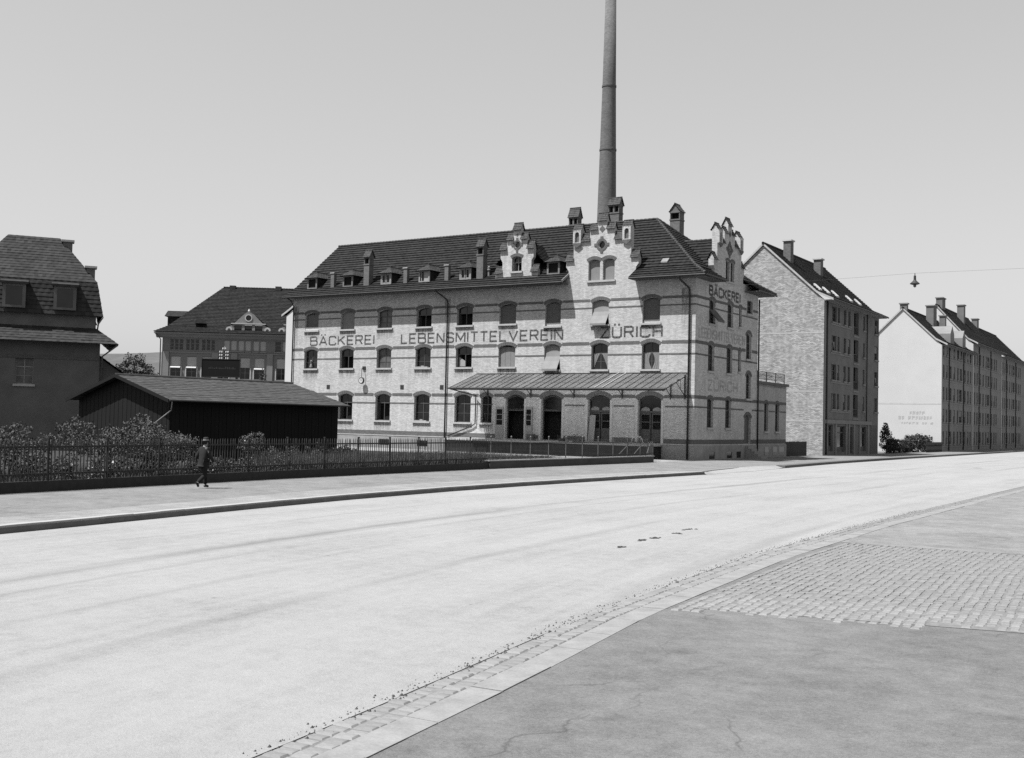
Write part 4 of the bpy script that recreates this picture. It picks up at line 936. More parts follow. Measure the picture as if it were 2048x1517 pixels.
b.box(.1, 7.6, .028, .039, 1.2, 1.55); b.build('string_course', M['band'], annex)
b = MB(TS); b.box(.0, 7.65, -.02, .039, -.3, 1.1); b.build('plinth', M['plinth'], annex)
for y, w in ((2.5, .95), (4.6, 1.0), (6.3, 1.3)): b = MB(TS); b.box(y-w/2, y+w/2, -.035, -.021, .15, .92); b.build('basement_window', M['glass'], annex)
b = MB(); b.box(-9.1, .16, .0, 7.75, 6.3, 6.52); b.build('cornice', M['band'], annex)
b = MB()
for k in range(4): y = .25+k*2.3; b.tube([(-.1, y, 6.5), (-.1, y, 7.42)], .05, 6)
for z in (6.75, 7.08, 7.4): b.tube([(-.1, .2, z), (-.1, 7.2, z)], .02, 5)
for k in range(48): y = .25+k*.145; b.tube([(-.1, y, 6.75), (-.1, y, 7.38+.04*math.sin(k))], .011, 4)
for k in range(3):
    y = .25+k*2.3; 
    for s in (0, 1): b.tube([(-.1, y+s*2.3, 6.75), (-.1, y+(1-s)*2.3, 7.4)], .014, 4)
b.build('railing', M['iron_grey'], annex)
pipe([(.1, .05, 13.4), (.1, .05, .1)], .07, 'iron', annex)
for o in list(annex.children):
    pass
# board fence between annex and flats
bf = thing('board_fence', 'dark chest-high board fence between the annex and the tall flats', 'fence', (-.1, 20.75, 0))
for k in range(30):
    b = MB(); b.box(-.015, .015, .005, .19, 0, 1.32+.05*random.random()); o = b.build('plank', M['fence'], bf); o.location = (0, k*.202, 0)
b = MB(); b.box(-.07, -.02, 0, 6.05, .3, .38); b.box(-.07, -.02, 0, 6.05, 1.0, 1.08)
for k in range(4): b.box(-.12, -.02, k*2-.05, k*2+.05, 0, 1.25)
b.build('fence_frame', M['fence'], bf)
# ---------------------------------------------------------------- flats with rough brick gable
M['roughbrick'] = brick_mat('rough_gable_brick', .38, .17, .2, .3, .1, .018, blotch=.4, bscale=1.3, streak=.16)
M['flat_front'] = plain('dull_render', .115, .25, .7, .9, 14)
M['flat_trim'] = plain('pale_render_trim', .16, .2, 1, .9, 14)
def gable_house(name, label, cat, loc, half, L, ze, za, gmat, fmat, over=.9, dark_left=False):
    """gable wall faces -y; local origin at the right-hand front corner of the gable, street front along +y at x=0"""
    t = thing(name, label, cat, loc)
    W = 2*half
    b = MB(); b.plate([(-W, -.4), (0, -.4), (0, ze-.1), (-half, za-.18), (-W, ze-.1)], [], 0, .4); b.build('gable_wall', gmat, t)
    b = MB()
    zk = ze+.75
    for s, nm in ((1, 0), (-1, 1)):
        xe = over if s > 0 else -W-over; xk = -.7 if s > 0 else -W+.7
        roof_slope(b, (xe, -.1, ze), (xe, L+.3, ze), (xk, -.1, zk), (xk, L+.3, zk), .33, .2); roof_slope(b, (xk, -.1, zk), (xk, L+.3, zk), (-half, -.1, za), (-half, L+.3, za), .33, .2)
    b.build('roof', M['tile'], t, 'stuff', recalc=False)
    b = MB(); ridge_caps(b, (-half, -.2, za+.03), (-half, L+.2, za+.03)); b.build('ridge_tiles', M['tile'], t)
    b = MB()   # verge boards along the gable
    for s in (1, -1):
        xe = over if s > 0 else -W-over; xk = -.7 if s > 0 else -W+.7
        for p, q in (((xe, ze), (xk, zk)), ((xk, zk), (-half, za))):
            b.add([(p[0], -.15, p[1]-.16), (q[0], -.15, q[1]-.16), (q[0], -.15, q[1]+.06), (p[0], -.15, p[1]+.06), (p[0], -.06, p[1]-.16), (q[0], -.06, q[1]-.16), (q[0], -.06, q[1]+.06), (p[0], -.06, p[1]+.06)], [(0, 1, 2, 3), (4, 7, 6, 5), (0, 4, 5, 1), (3, 2, 6, 7), (0, 3, 7, 4), (1, 5, 6, 2)])
    b.build('verge_board', M['stone'], t)
    b = MB(); b.box(0, over-.08, 0, L, ze-.14, ze-.06); b.box(-W-over+.08, -W, 0, L, ze-.14, ze-.06); b.build('soffit', M['flat_trim'], t)
    b = MB(); b.tube([(over+.05, -.2, ze-.05), (over+.05, L+.2, ze-.05)], .08, 6); b.build('gutter', M['iron'], t)
    b = MB(); b.box(-W, 0, L-.4, L, -.3, ze); b.box(-W, -W+.3, .4, L-.4, -.3, ze); b.build('wall', fmat, t)
    return t
FX, FY = .72, 29.13
fl = gable_house('apartment_house', 'five storey flats with rough pale brick gable wall and shops below', 'apartment house', (FX, FY, 0), 6.2, 20.0, 15.15, 20.95, M['roughbrick'], M['flat_front'], .95)
rows = [(13.2, 14.75), (10.33, 11.85), (7.45, 9.0), (4.57, 6.1)]
fw = []
for z0, z1 in rows:
    for y0, y1 in ((31.6, 33.2), (33.62, 34.3), (35.75, 36.55), (37.28, 38.05), (42.85, 43.5), (47.4, 48.8)): fw.append(((y0+y1)/2-FY, y1-y0, z0, z1-z0))
holes = [shift([(-w/2, 0), (w/2, 0), (w/2, h), (-w/2, h)], y, z) for y, w, z, h in fw]
bal = [(40.2-FY, 1.75, z0-.75, 2.4) for z0, z1 in rows]
holes += [shift([(-w/2, 0), (w/2, 0), (w/2, h), (-w/2, h)], y, z) for y, w, z, h in bal]
shops = [(31.6-FY, 1.6, .4, 2.6), (35.1-FY, 3.0, .3, 2.6), (38.7-FY, 1.2, .1, 2.75), (43.2-FY, 2.3, .3, 2.6), (47-FY, 1.6, .4, 2.5)]
holes += [shift([(-w/2, 0), (w/2, 0), (w/2, h), (-w/2, h)], y, z) for y, w, z, h in shops]
b = MB(TS); b.plate([(.4, -.4), (20, -.4), (20, 15.1), (.4, 15.1)], holes, 0, .35); b.build('front_wall', M['flat_front'], fl)
rr = random.Random(2)
for y, w, z, h in fw: window(fl, y, z, w, h, 0, side=True, depth=.16, fm='frame', sill=True, sillm=M['flat_trim'], lights=2 if w > 1 else 1, style=rr.choice(('closed', 'closed', 'closed', 'grey', 'halfblind', 'curtain')))
for y, w, z, h in bal:
    b = MB(TS); b.box(y-w/2, y+w/2, 1.1, 1.15, z, z+h); b.box(y-w/2-.1, y+w/2+.1, .36, 1.14, z+h, z+h+.06); b.box(y-w/2-.1, y+w/2+.1, .36, 1.14, z-.06, z); b.box(y-w/2-.06, y-w/2, .36, 1.14, z, z+h); b.box(y+w/2, y+w/2+.06, .36, 1.14, z, z+h); bb = b.build('balcony', M['void'], fl)
    b = MB(TS); b.box(y-w/2, y+w/2, .02, .08, z, z+.12); b.box(y-w/2, y+w/2, .03, .06, z+.85, z+.9)
    for k in range(12): b.box(y-w/2+k*w/12, y-w/2+k*w/12+.03, .035, .055, z+.1, z+.86)
    b.build('balcony_rail', M['iron'], bb)
    b = MB(TS); b.box(y-w/2-.1, y+w/2+.1, -.06, -.001, z-.22, z-.05); b.build('balcony_ledge', M['flat_trim'], bb)
for y, w, z, h in shops:
    b = MB(TS); b.plate([(y-w/2, z), (y+w/2, z), (y+w/2, z+h), (y-w/2, z+h)], [[(y-w/2+.1, z+.5), (y+w/2-.1, z+.5), (y+w/2-.1, z+h-.7), (y-w/2+.1, z+h-.7)], [(y-w/2+.1, z+h-.6), (y+w/2-.1, z+h-.6), (y+w/2-.1, z+h-.1), (y-w/2+.1, z+h-.1)]], .2, .27); s_ = b.build('shop_front', M['frame'], fl)
    b = MB(TS); b.box(y-w/2+.05, y+w/2-.05, .23, .24, z+.3, z+h-.05); b.build('shop_glass', M['glass'], s_)
b = MB(TS); b.box(.4, 17.0, -.14, -.001, 3.12, 3.5); b.build('shop_cornice', M['flat_trim'], fl)
for y in (33.2, 36.85, 37.8, 39.6, 41.7, 44.9): b = MB(TS); b.box(y-FY-.2, y-FY+.2, -.1, -.001, -.3, 3.12); b.build('pilaster', M['flat_trim'], fl)
b = MB(TS); b.box(17.0, 19.9, -.03, -.001, -.2, 3.1); b.build('dark_bay', M['wood'], fl)
b = MB(TS)
for z0, z1 in rows: b.box(2.2, 9.2, -.05, -.001, z0-.32, z0-.16)
b.build('sill_course', M['flat_trim'], fl)
b = MB(TS); b.box(.1, .5, -.05, -.001, -.3, 14.9); b.build('corner_strip', M['flat_trim'], fl)
pipe([(.12, .75, 15), (.12, .75, .1)], .08, 'iron', fl); pipe([(.12, 14.9, 15), (.12, 14.9, 3.5)], .06, 'iron', fl)
for y, x, zt in ((3.4, -4.8, 21.55), (12.0, -4.4, 20.8)):
    b = MB(); b.box(x-.38, x+.38, y-.45, y+.45, 18.3, zt); c_ = b.build('chimney', M['cbrick'], fl)
    b = MB(); b.box(x-.5, x+.5, y-.57, y+.57, zt, zt+.14); b.build('chimney_slab', M['jamb'], c_)
for y, x in ((2.0, -1.4), (4.6, -1.35), (7.4, -1.3), (12.6, -1.35), (15.8, -1.3)):
    b = MB(); z = 15.9+(-.7-x)*.96; b.prism([(x-.2, z+.1), (x+.45, z-.5), (x+.45, z-.22), (x-.2, z+.4)], y-.36, y+.36, 'y'); b.build('roof_light', M['white'], fl)  # white colour stands in for light reflected off the zinc
# faint storey lines in the gable
b = MB()
for z in (3.3, 6.2, 11.9): b.box(-12.3, -.05, -.012, -.001, z-.07, z+.07)
b.build('gable_line', M['stone'], fl)
# ---------------------------------------------------------------- white gabled flats further on
M['grey_front'] = plain('grey_render', .155, .2, .5, .9, 10)
WX, WY = 2.22, 74.28
wh = gable_house('apartment_house', 'bright white plastered gable with weathered wall advertising, standing beyond a gap', 'apartment house', (WX, WY, 0), 4.95, 21, 13.95, 18.85, M['white'], M['grey_front'], .75)
FAR = [(1.3, .9), (3.2, .9), (5.4, 1.6), (8.0, 1.0), (10.3, .9), (12.2, 1.8), (15.2, 1.0), (17.4, 1.0), (19.2, .9)]
def far_front(t, L, ze, n=4, seed=1):
    rr = random.Random(seed); pos = [(y, w) for y, w in FAR if y < L-.6]
    ops = [(y, w, .5+.2*rr.random()+i*(ze-1.0)/(n+.0)+.35, 1.6) for i in range(n+0) for y, w in pos]
    ops = [(y, w, 1.0+i*2.9, 1.65) for i in range(n+1 if False else n) for y, w in pos]
    b = MB(TS); b.plate([(.4, -.4), (L, -.4), (L, ze), (.4, ze)], [shift([(-w/2, 0), (w/2, 0), (w/2, h), (-w/2, h)], y, z) for y, w, z, h in ops], 0, .3); b.build('front_wall', M['grey_front'], t)
    for y, w, z, h in ops: window(t, y, z, w, h, 0, side=True, depth=.14, lights=1, sillm=M['flat_trim'], style=rr.choice(('closed', 'closed', 'grey', 'halfblind', 'curtain')))
    b = MB(TS)
    for i in range(n): b.box(.5, L-.1, -.04, -.001, .55+i*2.9, .75+i*2.9)
    b.build('string_course', M['flat_trim'], t)
    for y in (4.3, 13.8): pipe([(.1, y, ze-.2), (.1, y, .1)], .07, 'iron', t)
far_front(wh, 21, 13.9, 5)
def block_chimneys(t, items):
    for x, y, z0, z1, w, d in items:
        b = MB(); b.box(x-w/2, x+w/2, y-d/2, y+d/2, z0, z1); c_ = b.build('chimney', M['flat_front'], t)
        b = MB(); b.box(x-w/2-.12, x+w/2+.12, y-d/2-.12, y+d/2+.12, z1, z1+.15); b.build('chimney_slab', M['flat_trim'], c_)
block_chimneys(wh, [(-4.95, .6, 18.0, 19.4, .9, .7), (-3.6, 10.5, 17.0, 20.0, 1.0, 2.0), (-2.9, 14.5, 16.6, 19.0, .8, .8)])
for y, w in ((8, 2.4), (16, 2.2)): b = MB(TS); b.prism([(y-w/2, 14.2), (y+w/2, 14.2), (y+w/2, 15.9), (y, 17.0), (y-w/2, 15.9)], .3, 3.2, 'y'); b.build('roof_dormer', M['flat_trim'], wh)
# weathered advertising: unreadable paint traces in three lines
M['ad'] = worn_paint('weathered_ad_paint', .2, .4, .5, .14); b = MB(); rr = random.Random(4)
for z, x0, x1, hh in ((4.75, -4.3, -1.6, .5), (4.1, -5.4, -.35, .5), (3.5, -5.0, -.8, .3)):
    x = x0
    while x < x1-.4:
        w = rr.uniform(.22, .44)
        if rr.random() > .15: b.box(x, x+w*.35, -.006, -.002, z, z+hh*rr.uniform(.8, 1)); b.box(x+w*.35, x+w*.85, -.006, -.002, z+hh*rr.uniform(.0, .5), z+hh*.9)
        x += w+.06
b.build('faded_lettering', M['ad'], wh)
b = MB(); b.box(-9.85, -.05, -.01, -.001, 6.1, 6.3); b.build('gable_line', M['jamb'], wh)
# the row goes on behind it
def row_house(y0, L, ze, za, label, seed, gm='white'):
    t = gable_house('apartment_house', label, 'apartment house', (WX, y0, 0), 5.2, L, ze, za, M[gm], M['grey_front'], .7); far_front(t, L, ze-.1, 5, seed)
    return t
r1 = row_house(WY+21.05, 24, 15.6, 21.4, 'taller flats with pale gable showing above the white gabled house roof', 3)
block_chimneys(r1, [(-5.2, 3, 20, 22.6, .9, 2.2), (-4, 12, 19, 22.4, 1, 1.2)])
r2 = row_house(WY+45.1, 26, 15.2, 20.6, 'farthest grey flats at the end of the street row', 5)
block_chimneys(r2, [(-5.2, 6, 19, 21.9, .9, 1.5)])
# ---------------------------------------------------------------- white house behind the bakery's far end
hw = gable_house('white_house', 'narrow sunlit white gable peeping out left of the bakery', 'house', (-45.6, 14, 0), 5.0, 12, 14.0, 17.6, M['white'], M['flat_front'], .65)
# ---------------------------------------------------------------- school beyond the yard
M['school_blind'] = plain('school_blinds', .3, .12, 2, .9, 30); M['school'] = plain('school_render', .135, .2, .4, .9, 8); M['school_trim'] = plain('school_stone_trim', .17, .15, 1, .9, 10)
sc = thing('school_building', 'large hip-roofed public building with blinds half drawn, behind the barn', 'school', (-86.9, 22.9, 0), math.atan2(.589, .808))
SW = 36.0
low = []
for x in (1.2+.6, 3.3+.6, 5.5, 7.9, 10.3, 12.6): low.append((x, 1.35))
low = [(1.85, 1.3), (3.95, 1.3), (6.0, 1.35), (8.2, 1.35), (11.05, 1.3), (12.95, 1.3), (15.9, 1.3), (18, 1.3), (20.2, 1.3), (24, 1.3), (26.2, 1.3), (28.4, 1.3)]
upw = []
for g in (1.3, 3.4, 5.5): upw += [(g+k*.62, .48) for k in range(3)]
for g in (8.55, 10.45, 12.45): upw += [(g, .75), (g+.92, .75)]
upw += [(15.4, .8), (16.4, .8), (18.2, .8), (19.2, .8), (21, .8), (22, .8), (25, .8), (26, .8)]
h3 = [shift([(-w/2, 0), (w/2, 0), (w/2, 2.9), (-w/2, 2.9)], x, 7.5) for x, w in low]+[shift([(-w/2, 0), (w/2, 0), (w/2, 1.45), (-w/2, 1.45)], x, 11.25) for x, w in upw]+[shift([(-w/2, 0), (w/2, 0), (w/2, 2.6), (-w/2, 2.6)], x, 3) for x, w in low]
b = MB(); b.plate([(0, -.3), (SW, -.3), (SW, 13.2), (0, 13.2)], h3, 0, .4); b.build('wall', M['school'], sc)
b = MB(); b.box(0, .4, .4, 16, -.3, 13.2); b.box(SW-.4, SW, .4, 16, -.3, 13.2); b.box(.4, SW-.4, 15.6, 16, -.3, 13.2); b.build('wall', M['school'], sc)
for i, (x, w) in enumerate(low):
    win = window(sc, x, 7.5, w, 2.9, 0, depth=.2, lights=2, fm='school_trim', sillm=M['school_trim'])
    b = MB(); b.box(-w/2, w/2, .1, .14, 1.55, 2.85); link('blind', b.mesh('blind', M['school_blind']), win)
    if i in (0, 1, 5): b = MB(); b.prism([(.1, 1.6), (-.35, 1.38), (-.35, 1.3), (.1, 1.5)], -w/2, w/2, 'x'); link('blind_hem', b.mesh('blind_hem', M['white']), win)
for i, (x, w) in enumerate(upw):
    win = window(sc, x, 11.25, w, 1.45, 0, depth=.15, lights=1, fm='school_trim', sill=i > 8, sillm=M['school_trim'])
    if i >= 9 and i not in (15,): b = MB(); b.box(-w/2, w/2, .08, .12, .08, 1.4); link('blind', b.mesh('blind', M['school_blind']), win)
for x in (.55, 7.05, 9.6, 14.35, 23, 30, 35.5): b = MB(); b.box(x-.4, x+.4, -.18, -.001, -.3, 11.0); b.build('pilaster', M['school_trim'], sc)
b = MB()
for x, w in low:
    for s in (-1, 1): b.box(x+s*(w/2+.1)-.07, x+s*(w/2+.1)+.07, -.05, -.001, 7.3, 9.0)
b.build('window_surround', M['jamb'], sc)
b = MB(); b.prism([(0, 12.85), (-.25, 12.95), (-.5, 13.25), (-.85, 13.35), (-.85, 13.6), (.4, 13.6), (.4, 12.85)], -.8, SW+.8, 'x'); b.box(0, SW, -.08, -.001, 10.85, 11.0); b.build('cornice', M['school_trim'], sc)
b = MB(); YE2 = -1.0; D2 = 16; rx = 7.2
roof_slope(b, (-.95, YE2, 13.6), (SW+.95, YE2, 13.6), (.6, .5, 14.5), (SW-.6, .5, 14.5), .35, .3); roof_slope(b, (.6, .5, 14.5), (SW-.6, .5, 14.5), (rx-.9, 8, 20.7), (SW-rx, 8, 20.7), .35, .3)
roof_slope(b, (-.95, YE2, 13.6), (-.95, 17, 13.6), (.6, .5, 14.5), (.6, 15.5, 14.5), .35, .3); roof_slope(b, (.6, .5, 14.5), (.6, 15.5, 14.5), (rx-.9, 8, 20.7), (rx-.9, 8, 20.7), .35, .3)
roof_slope(b, (-.95, 17, 13.6), (SW+.95, 17, 13.6), (rx-.9, 8, 20.7), (SW-rx, 8, 20.7), .35, .3); roof_slope(b, (SW+.95, YE2, 13.6), (SW+.95, 17, 13.6), (SW-rx, 8, 20.7), (SW-rx, 8, 20.7), .35, .3)
b.build('roof', M['tile'], sc, 'stuff', recalc=False)
b = MB(); ridge_caps(b, (rx-.9, 8, 20.72), (SW-rx, 8, 20.72)); b.build('ridge_tiles', M['tile'], sc)
b = MB(); b.box(7.2, 8.0, 7.6, 8.4, 20.5, 21.0); b.box(13.6, 14.4, 7.6, 8.4, 20.5, 21.05); b.build('roof_vent', M['ridge'], sc)
# pediment dormers with three windows
def pediment(xc):
    W = 6.3
    hs = [shift([(-.5, 0), (.5, 0), (.5, .85), (-.5, .85)], xc+k*1.38, 13.95) for k in (-1, 0, 1)]+[circ(xc, 15.75, .38)]
    b = MB(); b.plate([(xc-W/2, 13.6), (xc+W/2, 13.6), (xc+W/2-.2, 14.4), (xc+W/2-1.0, 14.75), (xc+.55, 16.3), (xc, 16.6), (xc-.55, 16.3), (xc-W/2+1.0, 14.75), (xc-W/2+.2, 14.4)], hs, -.35, .1); pd = b.build('dormer_gable', M['school_trim'], sc)
    for k in (-1, 0, 1):
        b = MB(); b.box(xc+k*1.38-.5, xc+k*1.38+.5, -.05, -.02, 13.95, 14.8); b.build('dormer_pane', M['glass'], pd)
        b = MB(); b.box(xc+k*1.38-.5, xc+k*1.38+.5, -.42, -.3, 14.72, 14.86); b.build('blind_hem', M['white'] if k >= 0 else M['blind'], pd)
    b = MB(); b.plate(circ(xc, 15.75, .37), [], -.1, -.05); b.build('dormer_pane', M['glass'], pd)
    b = MB(); b.plate(circ(xc, 15.75, .5), [circ(xc, 15.75, .38)], -.42, -.36); 
    for s in (-1, 1): b.plate(circ(xc+s*2.55, 14.1, .42), [circ(xc+s*2.55, 14.1, .2)], -.42, -.36)
    b.box(xc-2.3, xc+2.3, -.45, -.3, 14.9, 15.02); b.lathe([(.1, 0), (.18, .12), (.1, .3), (.03, .45)], (xc, -.2, 16.55), 8); b.build('scroll_ornament', M['jamb'], pd)
    b = MB()
    for s in (-1, 1): roof_slope(b, (xc+s*2.7, .0, 14.5), (xc+s*2.7, 3.5, 14.5), (xc, 0, 16.5), (xc, 4.5, 16.5), .4, .3)
    b.build('dormer_roof', M['tile'], pd, recalc=False)
pediment(11.4); pediment(18.4)
b = MB(); b.prism([(4.1, 14.9), (5.6, 14.9), (5.3, 15.35), (4.85, 15.5), (4.4, 15.35)], -.0, 2.0, 'y'); b.build('roof_vent', M['ridge'], sc)
b = MB(); b.box(-.2, 1.2, 3.2, 6.4, 14.2, 16.0); b.prism([(3.0, 16.0), (6.6, 16.0), (4.8, 16.9)], -.6, 2.5, 'x'); b.build('roof_dormer', M['tile'], sc)
pipe([(-.9, -.9, 13.5), (-.2, -.15, 12.6), (-.15, -.15, 0)], .08, 'iron_grey', sc)
# ---------------------------------------------------------------- villa at the left edge
M['villa'] = plain('villa_render', .1, .25, .8, .9, 10); M['villa_tile'] = tile_mat('villa_tile', .014, .036, (.25, .25, .25))
vl = thing('villa', 'dark steep-roofed villa with mansard storey and two chimneys, left of the barn', 'house', (-30.03, -29.76, 0), R(55.5))
VW = 9.0
b = MB(); b.plate([(-VW, -.3), (0, -.3), (0, 7.75), (-VW, 7.75)], [shift(arch_pts(1.1, 1.9, .15), x, 4.3) for x in (-4.6, -7.2)], 0, .35); b.box(-.35, 0, .36, 8, -.3, 7.75); b.box(-VW, -VW+.35, .36, 8, -.3, 7.75); b.box(-VW+.4, -.36, 7.65, 8, -.3, 7.75); b.build('wall', M['villa'], vl)
for x in (-4.6, -7.2): window(vl, x, 4.3, 1.1, 1.9, .15, depth=.2, fm='frame_light', style='grey')
b = MB(); b.box(-VW, 0, -.05, -.001, 6.0, 6.2); b.build('string_course', M['band'], vl)
b = MB()
roof_slope(b, (-VW-1.1, -1.1, 7.1), (1.1, -1.1, 7.1), (-VW, .5, 8.2), (-.3, .5, 8.2), .3, .2, .03)
roof_slope(b, (1.1, -1.1, 7.1), (1.1, 9, 7.1), (-.3, .5, 8.2), (-.3, 8, 8.2), .3, .2, .03); b.build('skirt_roof', M['villa_tile'], vl, recalc=False)
b = MB(); b.plate([(-VW, 7.9), (-.3, 7.9), (-.3, 10.2), (-VW, 10.2)], [], .5, .8); b.box(-.6, -.35, .8, 8, 7.9, 10.2); b.build('upper_wall', M['villa'], vl)
b = MB()
roof_slope(b, (-VW-.3, .1, 9.0), (.12, .1, 9.0), (-VW+.5, .55, 11.3), (-.3, .55, 11.3), .3, .2, .03); roof_slope(b, (-VW+.5, .55, 11.3), (-.3, .55, 11.3), (-VW+3, 3.9, 14.6), (-2.7, 3.9, 14.6), .3, .2, .03)
roof_slope(b, (.12, .1, 9.0), (.12, 8.4, 9.0), (-.3, .55, 11.3), (-.3, 8, 11.3), .3, .2, .03); roof_slope(b, (-.3, .55, 11.3), (-.3, 8, 11.3), (-2.7, 3.9, 14.6), (-2.7, 4.6, 14.6), .3, .2, .03)
roof_slope(b, (-VW-.3, 8.4, 9.0), (.12, 8.4, 9.0), (-VW+3, 4.2, 14.6), (-2.7, 4.2, 14.6), .3, .2, .03); b.build('mansard_roof', M['villa_tile'], vl, recalc=False)
for x, y, z0, z1, w in ((-.72, 1.6, 11.2, 12.35, .55), (-2.2, 3.6, 13.4, 14.3, .6)):
    b = MB(); b.box(x-w/2, x+w/2, y-.35, y+.35, z0, z1); c_ = b.build('chimney', M['cbrick'], vl)
    b = MB(); b.box(x-w/2-.12, x+w/2+.12, y-.47, y+.47, z1, z1+.14); b.build('chimney_slab', M['stone'], c_)
for x in (-2.3, -5.4):
    b = MB(); b.plate([(x-.7, 9.3), (x+.7, 9.3), (x+.7, 10.9), (x-.7, 10.9)], [[(x-.5, 9.45), (x+.5, 9.45), (x+.5, 10.7), (x-.5, 10.7)]], .0, .12); fr = b.build('mansard_dormer', M['villa'], vl)
    b = MB(); b.box(x-.5, x+.5, .06, .08, 9.45, 10.7); b.build('dormer_pane', M['glass'], fr)
    b = MB(); b.prism([(-.15, 10.85), (1.6, 11.3), (1.6, 11.45), (-.15, 11.0)], x-.85, x+.85, 'x'); b.build('dormer_roof', M['villa_tile'], fr)
b = MB(); b.prism([(.0, 6.3), (2.4, 4.6), (2.4, 0), (0, 0)], 1.0, 5.0, 'y'); b.build('lean_to', M['villa'], vl)
b = MB(); roof_slope(b, (2.7, .7, 4.5), (2.7, 5.3, 4.5), (-.05, .7, 6.45), (-.05, 5.3, 6.45), .3, .2, .03); b.build('lean_to_roof', M['villa_tile'], vl, recalc=False)
pipe([(1.05, -1.05, 7.05), (.15, -.15, 6.3), (.1, -.12, 0)], .06, 'iron_grey', vl)
pipe([(.12, .1, 8.95), (-.15, .35, 8.5), (-.2, .4, 8.1)], .05, 'iron_grey', vl)
# ---------------------------------------------------------------- barn
bd = math.atan2(.98571, .16844)
barn = thing('wooden_barn', 'long low black timber shed with felt roof in the garden', 'shed', (-14.01, -36.81, 0), bd)   # local x along the ridge, +y away to the left
BL, BW_, BE, BR = 11.9, 11.75, 3.3, 4.72
M['felt'] = tile_mat('roofing_felt', .028, .058, (.3, .2, .2)); M['tar'] = plain('tarred_boards', .0045, .4, 2, .75, 20, (1, 1, .2))
b = MB(); o = .5
roof_slope(b, (-o, -.0, BE), (BL+.05, -.0, BE), (-o, BW_/2, BR), (BL, BW_/2, BR), .45, .25, .02, .006); roof_slope(b, (-o, BW_, BE), (BL, BW_, BE), (-o, BW_/2, BR), (BL, BW_/2, BR), .45, .25, .02, .006); b.build('roof', M['felt'], barn, 'stuff', recalc=False)
b = MB(); b.tube([(-o, BW_/2, BR+.02), (BL, BW_/2, BR+.02)], .09, 7); b.build('ridge_cap', M['felt'], barn)
b = MB(); b.prism([(.75, 0), (BW_-.75, 0), (BW_-.75, BE+.02), (BW_/2, BR-.12), (.75, BE+.02)], .02, .08, 'x'); b.box(.02, BL-.3, .76, .86, 0, BE+.1); b.box(.05, BL-.3, BW_-.85, BW_-.75, 0, BE+.1); b.prism([(.75, 0), (BW_-.75, 0), (BW_-.75, BE+.02), (BW_/2, BR-.12), (.75, BE+.02)], BL-.36, BL-.3, 'x'); b.build('wall', M['tar'], barn)
for s in (0, 1):
    b = MB(); y0, y1 = (0, BW_/2) if s == 0 else (BW_, BW_/2)
    b.add([(-o-.05, y0, BE-.14), (-o-.05, y1, BR-.14), (-o-.05, y1, BR+.05), (-o-.05, y0, BE+.05), (-o, y0, BE-.14), (-o, y1, BR-.14), (-o, y1, BR+.05), (-o, y0, BE+.05)], [(0, 1, 2, 3), (4, 7, 6, 5), (0, 4, 5, 1), (3, 2, 6, 7), (0, 3, 7, 4), (1, 5, 6, 2)]); b.build('verge_board', M['tar'], barn)
k = 0
for y in np.arange(.8, BW_-.8, .24):
    zt = BE+(BR-BE)*(1-abs(y+.12-BW_/2)/(BW_/2))-.12
    b = MB(); b.box(-.0-.012*(k % 2), .02, y, y+.225, .05, zt); b.build('plank', M['tar'], barn); k += 1
for x in np.arange(.1, BL-.4, .25):
    b = MB(); b.box(x, x+.235, .735-.01*(k % 2), .76, .05, BE); b.build('plank', M['tar'], barn); k += 1
b = MB(); b.tube([(-o, -.06, BE-.02), (BL, -.06, BE-.02)], .06, 6); b.build('gutter', M['iron'], barn)
pipe([(-.35, -.05, BE-.05), (-.3, .1, 2.75), (-.4, .5, 2.5), (-1.5, 1.6, 1.2)], .035, 'zinc_light', barn)
# ---------------------------------------------------------------- wooded hill
M['hill'] = plain('hazy_wooded_hill', .07, .3, .01, .95, .08)  # distance haze is put into this base grey
b = MB(); n = 60
for i in range(n+1):
    a = i/n; x = -1500+a*1500; y = 250+a*1250
    z = 74+12*math.sin(a*5)+6*math.sin(a*13+1)+3*math.sin(a*37)
    b.v += [(x, y, -5), (x-40, y+60, z*.6), (x-120, y+200, z), (x-420, y+600, z*.4)]
for i in range(n):
    for k in range(3): o_ = i*4+k; b.f.append((o_, o_+4, o_+5, o_+1))
b.build('hills', M['hill'], kind='structure', recalc=False, smooth=True)
# ---------------------------------------------------------------- garden fence
F1 = [(2.9, -63.0), (2.85, -62), (2.11, -54.7), (1.07, -44.3), (.16, -27.85)]
def along(path, s):
    for (x0, y0), (x1, y1) in zip(path, path[1:]):
        d = math.hypot(x1-x0, y1-y0)
        if s <= d: return (x0+(x1-x0)*s/d, y0+(y1-y0)*s/d, math.atan2(y1-y0, x1-x0))
        s -= d
    return None
def plen(path): return sum(math.hypot(b_[0]-a_[0], b_[1]-a_[1]) for a_, b_ in zip(path, path[1:]))
pf = thing('picket_fence', 'dark picket fence with pointed bars on a low kerb wall, along the garden', 'fence', (0, 0, 0))
def rail(name, path, z0, z1, w, m, parent, off=0):
    b = MB()
    for (x0, y0), (x1, y1) in zip(path, path[1:]):
        d = Vector((x1-x0, y1-y0, 0)); L = d.length; d.normalize(); nx, ny = -d.y, d.x
        P = lambda s, o, z: (x0+d.x*s+nx*(o+off), y0+d.y*s+ny*(o+off), z)
        b.add([P(0, -w/2, z0), P(L, -w/2, z0), P(L, w/2, z0), P(0, w/2, z0), P(0, -w/2, z1), P(L, -w/2, z1), P(L, w/2, z1), P(0, w/2, z1)], [(0, 3, 2, 1), (4, 5, 6, 7), (0, 1, 5, 4), (1, 2, 6, 5), (2, 3, 7, 6), (3, 0, 4, 7)])
    return b.build(name, m, parent)
